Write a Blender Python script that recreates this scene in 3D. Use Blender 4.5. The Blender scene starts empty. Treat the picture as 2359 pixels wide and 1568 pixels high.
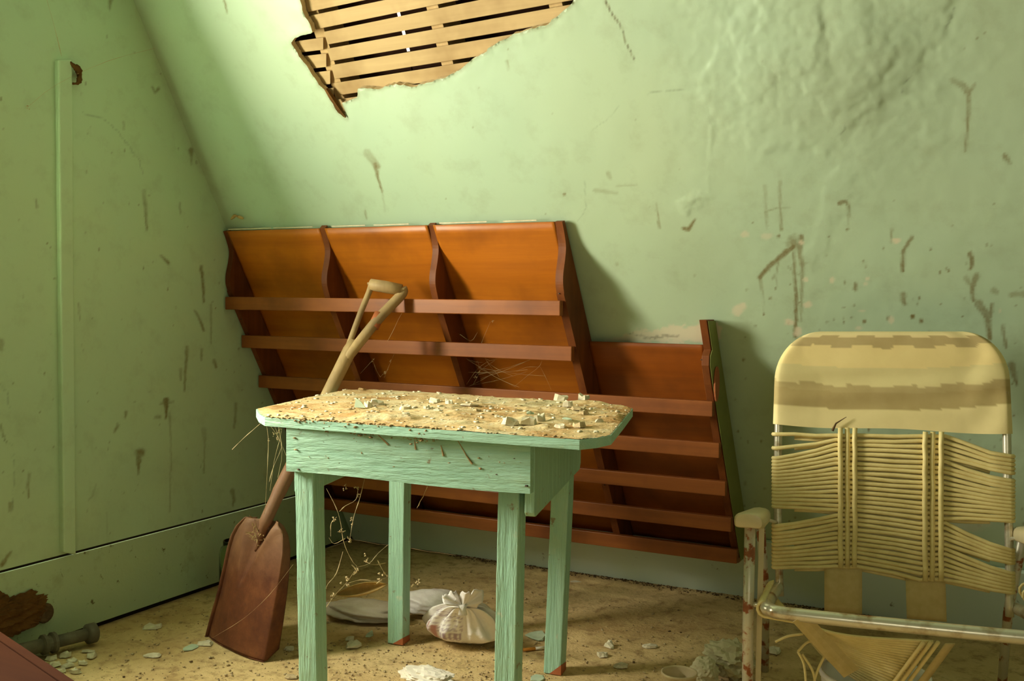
import bpy, bmesh, math, random
import numpy as np
from mathutils import Vector, Matrix
from mathutils.geometry import tessellate_polygon

random.seed(7)
rng = np.random.default_rng(7)
SC = bpy.context.scene
COL = SC.collection
W, H = 2359, 1568

# ------------------------------------------------------------------ camera
FPX = 2325.04
CAM = Vector((2.2761, -3.0818, 0.92))
PITCH, ROLL, YAW = 0.042633, 0.009943, -0.480229
S = 0.5934                                   # lean of the sloped wall: y = -S*z
FWD = Vector((math.sin(YAW)*math.cos(PITCH), math.cos(YAW)*math.cos(PITCH), -math.sin(PITCH)))
RT0 = Vector((math.cos(YAW), -math.sin(YAW), 0)); UP0 = RT0.cross(FWD)
RT = RT0*math.cos(ROLL) + UP0*math.sin(ROLL)
UP = -RT0*math.sin(ROLL) + UP0*math.cos(ROLL)
cam = bpy.data.objects.new('camera', bpy.data.cameras.new('camera'))
COL.objects.link(cam)
cam.data.sensor_fit = 'HORIZONTAL'; cam.data.sensor_width = 36
cam.data.lens = FPX*36/W; cam.data.clip_start = 0.02
cam.matrix_world = Matrix(((RT.x, UP.x, -FWD.x, CAM.x), (RT.y, UP.y, -FWD.y, CAM.y),
                           (RT.z, UP.z, -FWD.z, CAM.z), (0, 0, 0, 1)))
SC.camera = cam

# ------------------------------------------------------------------ world, light, exposure
SC.view_settings.view_transform = 'Standard'
SC.view_settings.look = 'None'
SC.view_settings.exposure = 0.0
SC.view_settings.gamma = 1.0
SC.view_settings.use_curve_mapping = False
world = bpy.data.worlds.new('world'); SC.world = world; world.use_nodes = True
bg = world.node_tree.nodes['Background']
bg.inputs['Color'].default_value = (1.0, 0.93, 0.70, 1); bg.inputs['Strength'].default_value = 3.0
WIN = (-2.18, -1.62, 0.87, 1.61)             # window in the gable wall: y0 y1 z0 z1

def area_light(name, loc, target, sx, sy, power, color):
    l = bpy.data.lights.new(name, 'AREA'); l.shape = 'RECTANGLE'; l.size = sx; l.size_y = sy
    l.energy = power; l.color = color
    o = bpy.data.objects.new(name, l); COL.objects.link(o); o.location = loc
    o.rotation_euler = (Vector(target)-Vector(loc)).to_track_quat('-Z', 'Y').to_euler()
    return o
area_light('daylight_gable_window', (-0.065, -1.90, 1.24), (1.0, -2.19, 1.24), 0.52, 0.72, 89, (1.0, 0.95, 0.76))
area_light('added_rear_fill', (3.0, -4.55, 1.45), (2.2, -1.0, 0.9), 0.9, 0.9, 1.0, (1.0, 0.95, 0.66))  # dim fill lamp added behind the camera; no window is known there

# ------------------------------------------------------------------ pixel helpers (points on real planes)
def ray(px, py):
    return FWD + RT*((px-W/2)/FPX) - UP*((py-H/2)/FPX)
def hit(px, py, n, d):
    v = ray(px, py); n = Vector(n)
    return CAM + v*((d-n.dot(CAM))/n.dot(v))
def at(px, py, dep):
    return CAM + ray(px, py)*dep
def fl(px, py, z=0.0):
    return hit(px, py, (0, 0, 1), z)
NS = Vector((0, 1, S)).normalized()          # points out of the room, through the slope
def sl(px, py, off=0.0):                     # off = distance into the room
    return hit(px, py, NS, -off)
def np_proj(P):
    D = P-np.array(CAM); z = D@np.array(FWD)
    return W/2+FPX*(D@np.array(RT))/z, H/2-FPX*(D@np.array(UP))/z

# ------------------------------------------------------------------ noise
def vnoise(x, y, seed=0):
    xi = np.floor(x).astype(np.int64); yi = np.floor(y).astype(np.int64)
    xf = x-xi; yf = y-yi
    def h(a, b):
        n = (a*374761393+b*668265263+seed*1442695041) & 0xffffffff
        n = ((n ^ (n >> 13))*1274126177) & 0xffffffff
        return ((n ^ (n >> 16)) & 0xffff)/65535.0
    u = xf*xf*(3-2*xf); v = yf*yf*(3-2*yf)
    return (h(xi, yi)*(1-u)+h(xi+1, yi)*u)*(1-v)+(h(xi, yi+1)*(1-u)+h(xi+1, yi+1)*u)*v
def fbm(x, y, seed=0, o=4):
    r = 0; a = .5; s = 0
    for k in range(o):
        r = r+a*vnoise(x*2**k, y*2**k, seed+k); s += a; a *= .5
    return r/s

# ------------------------------------------------------------------ materials
MATS = {}
class NT:
    def __init__(self, name):
        m = bpy.data.materials.new(name); m.use_nodes = True
        self.m = m; self.t = m.node_tree; self.b = self.t.nodes['Principled BSDF']
        MATS[name] = m
    def n(self, typ, **kw):
        nd = self.t.nodes.new(typ)
        for k, v in kw.items():
            if k in ('operation', 'blend_type', 'data_type', 'attribute_name', 'noise_dimensions', 'wave_type', 'bands_direction', 'feature'):
                setattr(nd, k, v)
            else:
                nd.inputs[k].default_value = v
        return nd
    def l(self, a, b):
        self.t.links.new(a, b)
    def coord(self, scale=(1, 1, 1), obj=True):
        tc = self.n('ShaderNodeTexCoord'); mp = self.n('ShaderNodeMapping')
        mp.inputs['Scale'].default_value = scale
        self.l(tc.outputs['Object' if obj else 'Generated'], mp.inputs['Vector'])
        return mp.outputs['Vector']
    def noise(self, vec, scale, detail=4, rough=.55):
        nd = self.n('ShaderNodeTexNoise', Scale=scale, Detail=detail, Roughness=rough)
        self.l(vec, nd.inputs['Vector']); return nd.outputs['Fac']
    def ramp(self, fac, stops):
        nd = self.n('ShaderNodeValToRGB'); cr = nd.color_ramp
        while len(cr.elements) < len(stops): cr.elements.new(0.5)
        for e, (p, c) in zip(cr.elements, stops):
            e.position = p; e.color = (*c, 1) if len(c) == 3 else c
        self.l(fac, nd.inputs['Fac']); return nd.outputs['Color']
    def mix(self, fac, a, b, mode='MIX'):
        nd = self.t.nodes.new('ShaderNodeMix'); nd.data_type = 'RGBA'; nd.blend_type = mode
        for s, v in ((nd.inputs[0], fac), (nd.inputs[6], a), (nd.inputs[7], b)):
            if hasattr(v, 'is_linked'): self.l(v, s)
            elif isinstance(v, (int, float)): s.default_value = v
            else: s.default_value = (*v, 1)
        return nd.outputs[2]
    def math(self, op, a, b=0.0):
        nd = self.n('ShaderNodeMath', operation=op)
        for s, v in ((nd.inputs[0], a), (nd.inputs[1], b)):
            if hasattr(v, 'is_linked'): self.l(v, s)
            else: s.default_value = v
        return nd.outputs[0]
    def bump(self, h, strength=.3, dist=.002):
        nd = self.n('ShaderNodeBump', Strength=strength, Distance=dist)
        self.l(h, nd.inputs['Height']); self.l(nd.outputs['Normal'], self.b.inputs['Normal'])
    def done(self, col, rough=.6, spec=.3, metal=0.0):
        if hasattr(col, 'is_linked'): self.l(col, self.b.inputs['Base Color'])
        else: self.b.inputs['Base Color'].default_value = (*col, 1)
        if hasattr(rough, 'is_linked'): self.l(rough, self.b.inputs['Roughness'])
        else: self.b.inputs['Roughness'].default_value = rough
        self.b.inputs['Specular IOR Level'].default_value = spec
        self.b.inputs['Metallic'].default_value = metal
        return self.m

def m_wall(name, base, var, gloss=.42):
    k = NT(name); v = k.coord()
    n1 = k.noise(v, 1.3, 3); n2 = k.noise(v, 14, 6, .65)
    c = k.ramp(n1, [(.3, base), (.7, var)])
    c = k.mix(k.math('MULTIPLY', k.ramp(n2, [(.52, (0, 0, 0)), (.72, (1, 1, 1))]), .18), c, (.22, .20, .10))
    at_ = k.n('ShaderNodeAttribute', attribute_name='marks') if False else k.t.nodes.new('ShaderNodeAttribute')
    at_.attribute_name = 'marks'
    sp = k.t.nodes.new('ShaderNodeSeparateColor'); k.l(at_.outputs['Color'], sp.inputs[0])
    n3 = k.noise(v, 55, 4, .7)
    st = k.math('MULTIPLY', sp.outputs[0], k.math('ADD', k.math('MULTIPLY', n3, .9), .42))
    st.node.use_clamp = True
    c = k.mix(st, c, (.150, .090, .010))
    c = k.mix(sp.outputs[1], c, (.66, .58, .43))
    c = k.mix(sp.outputs[2], c, (.035, .022, .010))
    k.bump(k.noise(v, 60, 5, .6), .18, .002)
    return k.done(c, gloss, .35)
m_wall('mint_plaster', (.405, .535, .385), (.45, .555, .375))
m_wall('mint_gable', (.47, .64, .44), (.52, .66, .42), .5)

def m_plain(name, c1, c2, scale=20, rough=.6, spec=.3, bump=.2, metal=0.0, bscale=None, dist=.002):
    k = NT(name); v = k.coord(); n = k.noise(v, scale, 5, .6)
    k.bump(k.noise(v, bscale or scale*2.5, 5, .6), bump, dist)
    return k.done(k.ramp(n, [(.32, c1), (.68, c2)]), rough, spec, metal)

def m_wood(name, c1, c2, axis=0, scale=9, rough=.45, spec=.4, bump=.15, dark=None, coat=0.0):
    k = NT(name); sc = [scale*2.2]*3; sc[axis] = scale*.10
    v = k.coord(sc); n = k.noise(v, 1.6, 6, .62)
    c = k.ramp(n, [(.28, c1), (.62, c2), (.85, tuple(x*.75 for x in c2))])
    v2 = k.coord(); big = k.noise(v2, 4.5, 4, .6)
    if dark: c = k.mix(k.ramp(big, [(.45, (0, 0, 0)), (.72, (.75, .75, .75))]), c, dark)
    k.bump(n, bump, .0015)
    k.b.inputs['Coat Weight'].default_value = coat; k.b.inputs['Coat Roughness'].default_value = .28
    return k.done(c, rough, spec)
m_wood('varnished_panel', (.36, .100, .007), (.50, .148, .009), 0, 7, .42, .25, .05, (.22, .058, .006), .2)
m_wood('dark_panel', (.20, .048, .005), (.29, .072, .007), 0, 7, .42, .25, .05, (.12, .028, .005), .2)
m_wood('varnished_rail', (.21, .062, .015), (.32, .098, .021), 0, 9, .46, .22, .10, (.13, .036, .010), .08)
m_wood('varnished_shaded', (.13, .036, .010), (.21, .062, .015), 2, 9, .52, .2, .10, (.06, .016, .006))  # rack wood darkened: shadow of sides and dividers put into the colour
m_wood('lath_wood', (.40, .275, .13), (.52, .37, .185), 0, 6, .75, .15, .35, (.24, .14, .055))
m_wood('rafter_wood', (.42, .27, .12), (.55, .38, .18), 2, 6, .8, .1, .2)
m_wood('handle_wood', (.38, .25, .11), (.52, .36, .17), 2, 12, .55, .3, .25, (.13, .085, .05))
m_wood('crate_wood', (.030, .009, .004), (.046, .014, .005), 0, 6, .92, .04, .15)
m_plain('dim_wall', (.15, .19, .11), (.19, .23, .13), 3, .8, .2)
m_plain('roof_dark', (.05, .022, .014), (.09, .04, .022), 9, .9, .1)
m_plain('gap_dark', (.015, .010, .006), (.03, .02, .012), 9, .95, .05)
m_plain('plaster_raw', (.52, .40, .22), (.66, .54, .34), 40, .95, .1, .5)
m_plain('plaster_chip', (.60, .53, .37), (.76, .69, .52), 60, .9, .15, .5)
m_plain('mint_chip', (.40, .50, .36), (.50, .58, .42), 40, .6, .3, .2)
m_plain('dust_clump', (.26, .17, .075), (.44, .31, .15), 120, .95, .05, .6)
m_plain('crumb', (.34, .24, .12), (.60, .48, .29), 90, .95, .1, .3)
m_plain('dark_crumb', (.08, .05, .025), (.16, .10, .05), 90, .95, .1, .3)
m_plain('cobweb_dust', (.46, .35, .19), (.60, .47, .27), 200, .95, .05, .2)
m_plain('white_plastic', (.72, .68, .62), (.80, .77, .72), 12, .4, .4, .15)
m_plain('cream_plastic', (.62, .52, .31), (.70, .60, .37), 14, .32, .5, .05)
m_plain('vinyl_cord', (.68, .54, .23), (.80, .66, .31), 30, .45, .4, .05)
m_plain('webbing', (.52, .40, .17), (.60, .47, .22), 60, .7, .25, .15)
m_plain('cup_plastic', (.60, .47, .26), (.68, .55, .33), 14, .5, .4, .05)
m_plain('grey_iron', (.11, .10, .07), (.17, .15, .10), 30, .7, .3, .4)
m_plain('rotten_board', (.085, .040, .012), (.17, .080, .022), 18, .95, .1, .8)
m_plain('paper_wad', (.46, .42, .25), (.58, .53, .34), 12, .85, .15, .2)
m_plain('white_paper', (.80, .72, .60), (.88, .82, .72), 12, .8, .2, .2)
m_plain('dried_leaf', (.42, .27, .09), (.58, .40, .16), 30, .8, .2, .3)
m_plain('orange_filter', (.70, .25, .04), (.78, .33, .06), 40, .7, .2, .1)
m_plain('nail_metal', (.05, .035, .02), (.10, .07, .04), 40, .6, .4, .1, .5)
m_plain('red_paint', (.36, .10, .035), (.42, .13, .05), 20, .6, .3, .1)

# painted table wood: chipped green paint with vertical brush grain
def m_table(name, axis):
    k = NT(name); sc = [26]*3; sc[axis] = 2.2
    v = k.coord(sc); g = k.noise(v, 1.4, 6, .65)
    v2 = k.coord(); n2 = k.noise(v2, 11, 5, .65)
    c = k.ramp(g, [(.3, (.30, .53, .40)), (.7, (.38, .60, .45))])
    c = k.mix(k.ramp(n2, [(.60, (0, 0, 0)), (.80, (.6, .6, .6))]), c, (.46, .56, .36))
    n4 = k.noise(v2, 38, 3, .6)
    c = k.mix(k.ramp(n4, [(.66, (0, 0, 0)), (.72, (.8, .8, .8))]), c, (.22, .13, .05))
    n5 = k.noise(v2, 27, 4, .7); c = k.mix(k.ramp(n5, [(.64, (0, 0, 0)), (.72, (.6, .6, .6))]), c, (.58, .60, .44))
    wv_ = k.noise(v, 3.4, 4, .7)
    k.bump(k.math('ADD', g, k.math('MULTIPLY', wv_, .6)), .95, .006)
    return k.done(c, .5, .35)
m_table('green_paint_v', 2); m_table('green_paint_h', 0)

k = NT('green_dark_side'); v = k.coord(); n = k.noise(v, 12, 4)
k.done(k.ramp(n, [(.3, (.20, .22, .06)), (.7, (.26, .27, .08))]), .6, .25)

# floor: caked sand, dirt and specks
k = NT('dirty_floor'); v = k.coord()
n1 = k.noise(v, 2.6, 5, .6); n2 = k.noise(v, 22, 6, .7); n3 = k.noise(v, 120, 3, .6)
c = k.ramp(n1, [(.30, (.42, .27, .11)), (.52, (.64, .46, .22)), (.75, (.72, .54, .28))])
c = k.mix(k.ramp(n2, [(.50, (0, 0, 0)), (.70, (.85, .85, .85))]), c, (.25, .15, .06))
c = k.mix(k.ramp(n3, [(.66, (0, 0, 0)), (.76, (.7, .7, .7))]), c, (.17, .10, .045))
k.bump(k.math('ADD', k.math('MULTIPLY', n2, .7), k.math('MULTIPLY', n3, .35)), .8, .008)
k.done(c, .92, .1)

# dirt caked on the table top
k = NT('table_dirt'); v = k.coord()
n1 = k.noise(v, 7, 5, .65); n2 = k.noise(v, 45, 5, .7); n3 = k.noise(v, 110, 4, .6)
c = k.ramp(n1, [(.34, (.40, .22, .08)), (.47, (.62, .43, .21)), (.64, (.64, .55, .34))])
c = k.mix(k.ramp(n2, [(.56, (0, 0, 0)), (.68, (.9, .9, .9))]), c, (.74, .63, .45))
c = k.mix(k.ramp(n3, [(.62, (0, 0, 0)), (.72, (.9, .9, .9))]), c, (.24, .14, .06))
k.bump(n3, .6, .004)
k.done(c, .95, .08)

# rusty shovel steel, dusty near the top
k = NT('rusty_steel'); v = k.coord(); n1 = k.noise(v, 16, 6, .65); n2 = k.noise(v, 70, 5, .7)
c = k.ramp(n1, [(.30, (.080, .022, .009)), (.52, (.135, .040, .014)), (.72, (.20, .068, .022))])
c = k.mix(k.ramp(n2, [(.55, (0, 0, 0)), (.75, (.7, .7, .7))]), c, (.085, .03, .016))
tc = k.n('ShaderNodeTexCoord'); sp = k.n('ShaderNodeSeparateXYZ'); k.l(tc.outputs['Object'], sp.inputs[0])
dz = k.math('ADD', sp.outputs[2], k.math('MULTIPLY', n1, .14))
c = k.mix(k.ramp(dz, [(.25, (0, 0, 0)), (.40, (.7, .7, .7))]), c, (.27, .145, .080))
k.bump(n2, .4, .002); k.done(c, .62, .35)

# aluminium tube with rust and worn paint
k = NT('worn_tube'); v = k.coord(); n = k.noise(v, 26, 4, .6)
c = k.ramp(n, [(.50, (.66, .62, .50)), (.54, (.60, .52, .40)), (.58, (.36, .12, .05)), (.72, (.26, .075, .03))])
k.done(c, .38, .5, 0.35)
k = NT('bright_tube'); v = k.coord(); n = k.noise(v, 18, 4, .6)
c = k.ramp(n, [(.48, (.70, .65, .52)), (.60, (.46, .36, .22)), (.68, (.26, .10, .04))]); k.done(c, .28, .5, .6)

# striped chair fabric comes from a colour stored on the cloth
k = NT('striped_cloth'); a_ = k.t.nodes.new('ShaderNodeAttribute'); a_.attribute_name = 'stripe'
v = k.coord(); k.bump(k.noise(v, 240, 3, .6), .15, .001)
k.done(k.mix(.25, a_.outputs['Color'], k.ramp(k.noise(v, 15, 4), [(.3, (.46, .35, .15)), (.7, (.74, .60, .32))])), .75, .2)

# thin printed plastic of the tied bag
k = NT('bag_plastic'); v = k.coord((1, 1, 1)); nz = k.noise(v, 9, 4)
a_ = k.t.nodes.new('ShaderNodeAttribute'); a_.attribute_name = 'print'
c = k.ramp(nz, [(.3, (.80, .74, .70)), (.7, (.90, .86, .82))])
sp = k.t.nodes.new('ShaderNodeSeparateColor'); k.l(a_.outputs['Color'], sp.inputs[0])
c = k.mix(sp.outputs[0], c, (.24, .12, .22)); c = k.mix(sp.outputs[1], c, (.42, .09, .07))
k.bump(k.noise(v, 26, 4, .6), .5, .008)
k.b.inputs['Transmission Weight'].default_value = 0.0
k.b.inputs['Subsurface Weight'].default_value = 0.0
k.done(c, .38, .45)
m_plain('dusty_sack', (.40, .33, .22), (.56, .49, .38), 8, .6, .3, .5, 0, 20, .008)

k = NT('jar_glass'); k.b.inputs['Transmission Weight'].default_value = 1.0; k.b.inputs['IOR'].default_value = 1.45
k.done((.72, .82, .62), .08, .5)
m_plain('jar_content', (.28, .30, .11), (.34, .35, .14), 10, .7, .3, .1)
k = NT('window_glass'); k.b.inputs['Transmission Weight'].default_value = 1.0; k.b.inputs['IOR'].default_value = 1.02
k.done((1, 1, 1), .0, .2)

# ------------------------------------------------------------------ mesh helpers
class MB:
    def __init__(self): self.v = []; self.f = []
    def quadbox(self, c8):
        b = len(self.v); self.v += [tuple(x) for x in c8]
        for f in ((0, 3, 2, 1), (4, 5, 6, 7), (0, 1, 5, 4), (1, 2, 6, 5), (2, 3, 7, 6), (3, 0, 4, 7)):
            self.f.append(tuple(b+i for i in f))
    def box(self, x0, x1, y0, y1, z0, z1):
        self.quadbox([(x0, y0, z0), (x1, y0, z0), (x1, y1, z0), (x0, y1, z0), (x0, y0, z1), (x1, y0, z1), (x1, y1, z1), (x0, y1, z1)])
    def beam(self, a, b, w, t, up=(0, 0, 1)):
        a = Vector(a); b = Vector(b); d = (b-a).normalized(); u = Vector(up); s = d.cross(u).normalized(); u = s.cross(d).normalized()
        c = []
        for p in (a, b):
            c.append([p+s*(w/2)*i+u*(t/2)*j for i, j in ((-1, -1), (1, -1), (1, 1), (-1, 1))])
        self.quadbox(c[0]+c[1])
    def prism(self, pts, nvec):
        """closed polygon pts (3D) extruded by vector nvec"""
        n = len(pts); b = len(self.v); nv = Vector(nvec)
        pts = [Vector(p) for p in pts]
        self.v += [tuple(p) for p in pts]+[tuple(p+nv) for p in pts]
        for t in tessellate_polygon([pts]):
            self.f.append((b+t[0], b+t[1], b+t[2])); self.f.append((b+n+t[2], b+n+t[1], b+n+t[0]))
        for i in range(n):
            j = (i+1) % n; self.f.append((b+i, b+j, b+n+j, b+n+i))
    def tube(self, path, r, n=8, cap=True, squash=None):
        path = [Vector(p) for p in path]; m = len(path)
        rr = r if isinstance(r, (list, tuple)) else [r]*m
        b = len(self.v); u = None
        for i, p in enumerate(path):
            d = (path[min(i+1, m-1)]-path[max(i-1, 0)]).normalized()
            if u is None:
                u = d.orthogonal().normalized()
            u = (u-d*u.dot(d)).normalized(); w = d.cross(u)
            for k in range(n):
                a = 2*math.pi*k/n; self.v.append(tuple(p+(u*math.cos(a)+w*math.sin(a))*rr[i]))
        for i in range(m-1):
            for k in range(n):
                k2 = (k+1) % n
                self.f.append((b+i*n+k, b+i*n+k2, b+(i+1)*n+k2, b+(i+1)*n+k))
        if cap:
            self.f.append(tuple(b+k for k in reversed(range(n)))); self.f.append(tuple(b+(m-1)*n+k for k in range(n)))
    def lathe(self, prof, c, n=28, axis=None):
        b = len(self.v); c = Vector(c)
        for r, z in prof:
            for k in range(n):
                a = 2*math.pi*k/n; self.v.append((c.x+r*math.cos(a), c.y+r*math.sin(a), c.z+z))
        for i in range(len(prof)-1):
            for k in range(n):
                k2 = (k+1) % n; self.f.append((b+i*n+k, b+i*n+k2, b+(i+1)*n+k2, b+(i+1)*n+k))
    def grid(self, P):
        """P[i][j] points"""
        b = len(self.v); n = len(P[0])
        for row in P: self.v += [tuple(p) for p in row]
        for i in range(len(P)-1):
            for j in range(n-1):
                self.f.append((b+i*n+j, b+i*n+j+1, b+(i+1)*n+j+1, b+(i+1)*n+j))
    def build(self, name, mat, parent=None, smooth=False, origin=None, bevel=0, fixn=True, thick=0):
        me = bpy.data.meshes.new(name)
        o = Vector(origin) if origin is not None else Vector((0, 0, 0))
        base = o.copy()
        if parent is not None and origin is None:
            base = Vector(parent.get('_org', (0, 0, 0)))
        me.from_pydata([tuple(Vector(p)-base) for p in self.v], [], self.f)
        if fixn:
            bm = bmesh.new(); bm.from_mesh(me); bmesh.ops.recalc_face_normals(bm, faces=bm.faces); bm.to_mesh(me); bm.free()
        if smooth:
            me.polygons.foreach_set('use_smooth', [True]*len(me.polygons))
        me.materials.append(MATS[mat]); me.update()
        ob = bpy.data.objects.new(name, me); COL.objects.link(ob)
        if parent is not None:
            ob.parent = parent
            if origin is not None: ob.location = o-Vector(parent.get('_org', (0, 0, 0)))
        else:
            ob.location = base
        ob['_org'] = tuple(base) if parent is None else tuple(parent.get('_org', (0, 0, 0)))
        if bevel:
            md = ob.modifiers.new('bevel', 'BEVEL'); md.width = bevel; md.segments = 2; md.limit_method = 'ANGLE'; md.angle_limit = .6
        if thick:
            md = ob.modifiers.new('solid', 'SOLIDIFY'); md.thickness = thick; md.offset = 0
        return ob

def tag(o, label=None, cat=None, group=None, kind=None):
    if label: o['label'] = label
    if cat: o['category'] = cat
    if group: o['group'] = group
    if kind: o['kind'] = kind
    return o
def empty(name, loc, label, cat, group=None):
    o = bpy.data.objects.new(name, None); COL.objects.link(o); o.location = loc; o['_org'] = tuple(loc)
    o.empty_display_size = .05
    return tag(o, label, cat, group)
def struct(o, label=None):
    o['kind'] = 'structure'
    if label: o['label'] = label
    return o

def catmull(pts, n=8):
    pts = [Vector(p) for p in pts]; out = []
    P = [pts[0]*2-pts[1]]+pts+[pts[-1]*2-pts[-2]]
    for i in range(1, len(P)-2):
        for k in range(n):
            t = k/n; a, b, c, d = P[i-1:i+3]
            out.append(.5*((2*b)+(c-a)*t+(2*a-5*b+4*c-d)*t*t+(3*b-a-3*c+d)*t**3))
    out.append(pts[-1]); return out

def np_mesh(name, V, F, mat, marks=None, extra=None, attr='marks', smooth=True):
    me = bpy.data.meshes.new(name)
    me.vertices.add(len(V)); me.vertices.foreach_set('co', V.astype(np.float32).ravel())
    me.loops.add(F.size); me.loops.foreach_set('vertex_index', F.astype(np.int32).ravel())
    me.polygons.add(len(F)); k = F.shape[1]
    me.polygons.foreach_set('loop_start', np.arange(0, F.size, k, dtype=np.int32))
    me.polygons.foreach_set('loop_total', np.full(len(F), k, dtype=np.int32))
    if smooth: me.polygons.foreach_set('use_smooth', np.ones(len(F), dtype=bool))
    me.update(calc_edges=True)
    if marks is not None:
        a = me.attributes.new(attr, 'FLOAT_COLOR', 'POINT')
        a.data.foreach_set('color', np.concatenate([marks, np.ones((len(V), 1))], 1).astype(np.float32).ravel())
    me.materials.append(MATS[mat])
    ob = bpy.data.objects.new(name, me); COL.objects.link(ob); ob['_org'] = (0, 0, 0)
    return ob

def seg_dist(px, py, pts):
    d = np.full(px.shape, 1e9); tt = np.zeros(px.shape); tot = 0; n = len(pts)-1
    for i in range(n):
        ax, ay = pts[i]; bx, by = pts[i+1]; dx, dy = bx-ax, by-ay
        t = np.clip(((px-ax)*dx+(py-ay)*dy)/(dx*dx+dy*dy+1e-9), 0, 1)
        e = np.hypot(px-ax-t*dx, py-ay-t*dy); m = e < d
        d[m] = e[m]; tt[m] = (i+t[m])/n
    return d, tt

def stroke(ch, px, py, pts, w0, w1, a0=.9, a1=.9, soft=2.2, jig=2.5, seed=1):
    xs = [p[0] for p in pts]; ys = [p[1] for p in pts]; R = max(w0, w1)+soft*3+jig*2
    m = (px > min(xs)-R) & (px < max(xs)+R) & (py > min(ys)-R) & (py < max(ys)+R)
    if not m.any(): return
    x = px[m]; y = py[m]
    x = x+(fbm(x/9, y/9, seed)-.5)*2*jig; y = y+(fbm(x/9, y/9, seed+5)-.5)*2*jig
    d, t = seg_dist(x, y, pts)
    w = w0+(w1-w0)*t; a = a0+(a1-a0)*t
    val = a*np.clip((w+soft-d)/(2*soft), 0, 1)
    ch[m] = np.maximum(ch[m], val)
def blob(ch, px, py, cx, cy, rx, ry, a=.8, soft=.35, jig=.35, seed=1):
    m = (abs(px-cx) < rx*2) & (abs(py-cy) < ry*2)
    if not m.any(): return
    x = (px[m]-cx)/rx; y = (py[m]-cy)/ry
    r = np.hypot(x, y)+(fbm(px[m]/7, py[m]/7, seed)-.5)*2*jig
    ch[m] = np.maximum(ch[m], a*np.clip((1-r)/soft, 0, 1))
def in_poly(x, y, poly):
    c = np.zeros(x.shape, bool); n = len(poly)
    for i in range(n):
        x1, y1 = poly[i]; x2, y2 = poly[(i+1) % n]
        with np.errstate(divide='ignore', invalid='ignore'):
            k = ((y1 > y) != (y2 > y)) & (x < (x2-x1)*(y-y1)/(y2-y1+1e-12)+x1)
        c ^= k
    return c

# ================================================================== THE SETTING
ROOM_X, ROOM_Y, ROOM_Z = 4.1, -4.4, 2.35

# ---------------------------------------------------------- sloped back wall with the hole in its plaster
HOLE_PX = [(693, 0), (701, 30), (715, 55), (721, 73), (700, 80), (680, 87), (672, 98), (680, 113), (690, 130), (701, 143), (716, 165), (735, 195), (750, 208),
           (762, 229), (774, 253), (786, 264), (799, 273), (794, 253), (788, 236), (811, 229), (823, 224), (825, 204), (854, 203), (878, 204), (899, 195), (930, 195),
           (948, 200), (991, 189), (1021, 180), (1058, 162), (1076, 146), (1092, 134), (1116, 122), (1131, 107), (1159, 92), (1189, 76), (1220, 67),
           (1257, 58), (1281, 40), (1311, 15), (1330, -8), (1400, -30), (1370, -80), (1200, -125), (1050, -118), (900, -140), (790, -112), (720, -95), (672, -60)]
LS = math.hypot(1, S)
def slope_uv(P): return (P.x, P.z*LS)                       # v = distance up the slope
hole = []
hp = [slope_uv(sl(*q)) for q in HOLE_PX]
for i in range(len(hp)):                                    # fray the outline
    (x1, y1), (x2, y2) = hp[i], hp[(i+1) % len(hp)]
    L = math.hypot(x2-x1, y2-y1); n = max(1, int(L/.008))
    for k in range(n):
        t = k/n; j = .0022 if k else 0
        hole.append((x1+(x2-x1)*t+random.uniform(-j, j), y1+(y2-y1)*t+random.uniform(-j, j)))
us = np.concatenate([np.arange(0, 2.72, .0046), np.linspace(2.72, ROOM_X, 8)])
vs = np.concatenate([np.arange(0, 2.02, .0046), np.linspace(2.02, ROOM_Z*LS, 6)])
U, Vv = np.meshgrid(us, vs, indexing='ij')
def slope_points(U, V, off):
    z = V/LS; P = np.stack([U, -S*z, z], -1)
    return P - np.array(NS)*off[..., None]
P0 = slope_points(U, Vv, np.zeros_like(U))
pxm, pym = np_proj(P0.reshape(-1, 3)); pxm = pxm.reshape(U.shape); pym = pym.reshape(U.shape)
vis = (pxm > -60) & (pxm < 2420) & (pym > -60) & (pym < 1620)
off = (fbm(U*1.1, Vv*1.1, 3, 3)-.5)*.018 + (fbm(U*7, Vv*7, 9, 3)-.5)*.0035
off *= np.clip(U/.15, 0, 1)*np.clip(Vv/.2, 0, 1)
def ridge(pts, w, h):
    global off
    d, _ = seg_dist(pxm+(fbm(U*40, Vv*40, 21)-.5)*14, pym+(fbm(U*40, Vv*40, 22)-.5)*14, pts)
    off = off+.42*h*np.exp(-(d/w)**2)*np.clip(3.2*fbm(U*22, Vv*22, 31)-1.1, 0, 1.6)
def step(pts, w, h):                                         # loose plaster standing proud on one side of a line
    ridge(pts, w, h)
# a swollen patch of loose plaster standing proud, its broken edge catching the light
jx = pxm+(fbm(U*26, Vv*26, 21)-.5)*46+(fbm(U*70, Vv*70, 23)-.5)*16; jy = pym+(fbm(U*26, Vv*26, 22)-.5)*46+(fbm(U*70, Vv*70, 24)-.5)*16
def ledge(poly, h, soft, fade=None):
    global off
    d, _ = seg_dist(jx, jy, poly+[poly[0]]); sg = np.where(in_poly(jx, jy, poly), 1, -1)*d
    k_ = h/(1+np.exp(-np.clip(sg/soft, -30, 30)))
    off = off+(k_ if fade is None else k_*fade)
rough = np.exp(-(((pxm-1890)/330)**4+((pym-60)/310)**4))
ledge([(1725, -240), (1700, 40), (1655, 105), (1624, 160), (1618, 215), (1640, 268), (1720, 330), (1885, 352), (1935, 308), (1992, 266), (2072, 212), (2108, 160), (2182, 62), (2260, -240)], .0024, 4.0)
ledge([(1765, -240), (1745, 50), (1700, 120), (1690, 190), (1740, 230), (1800, 180), (1880, 150), (1900, 60), (1890, -240)], .0022, 3)
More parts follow.
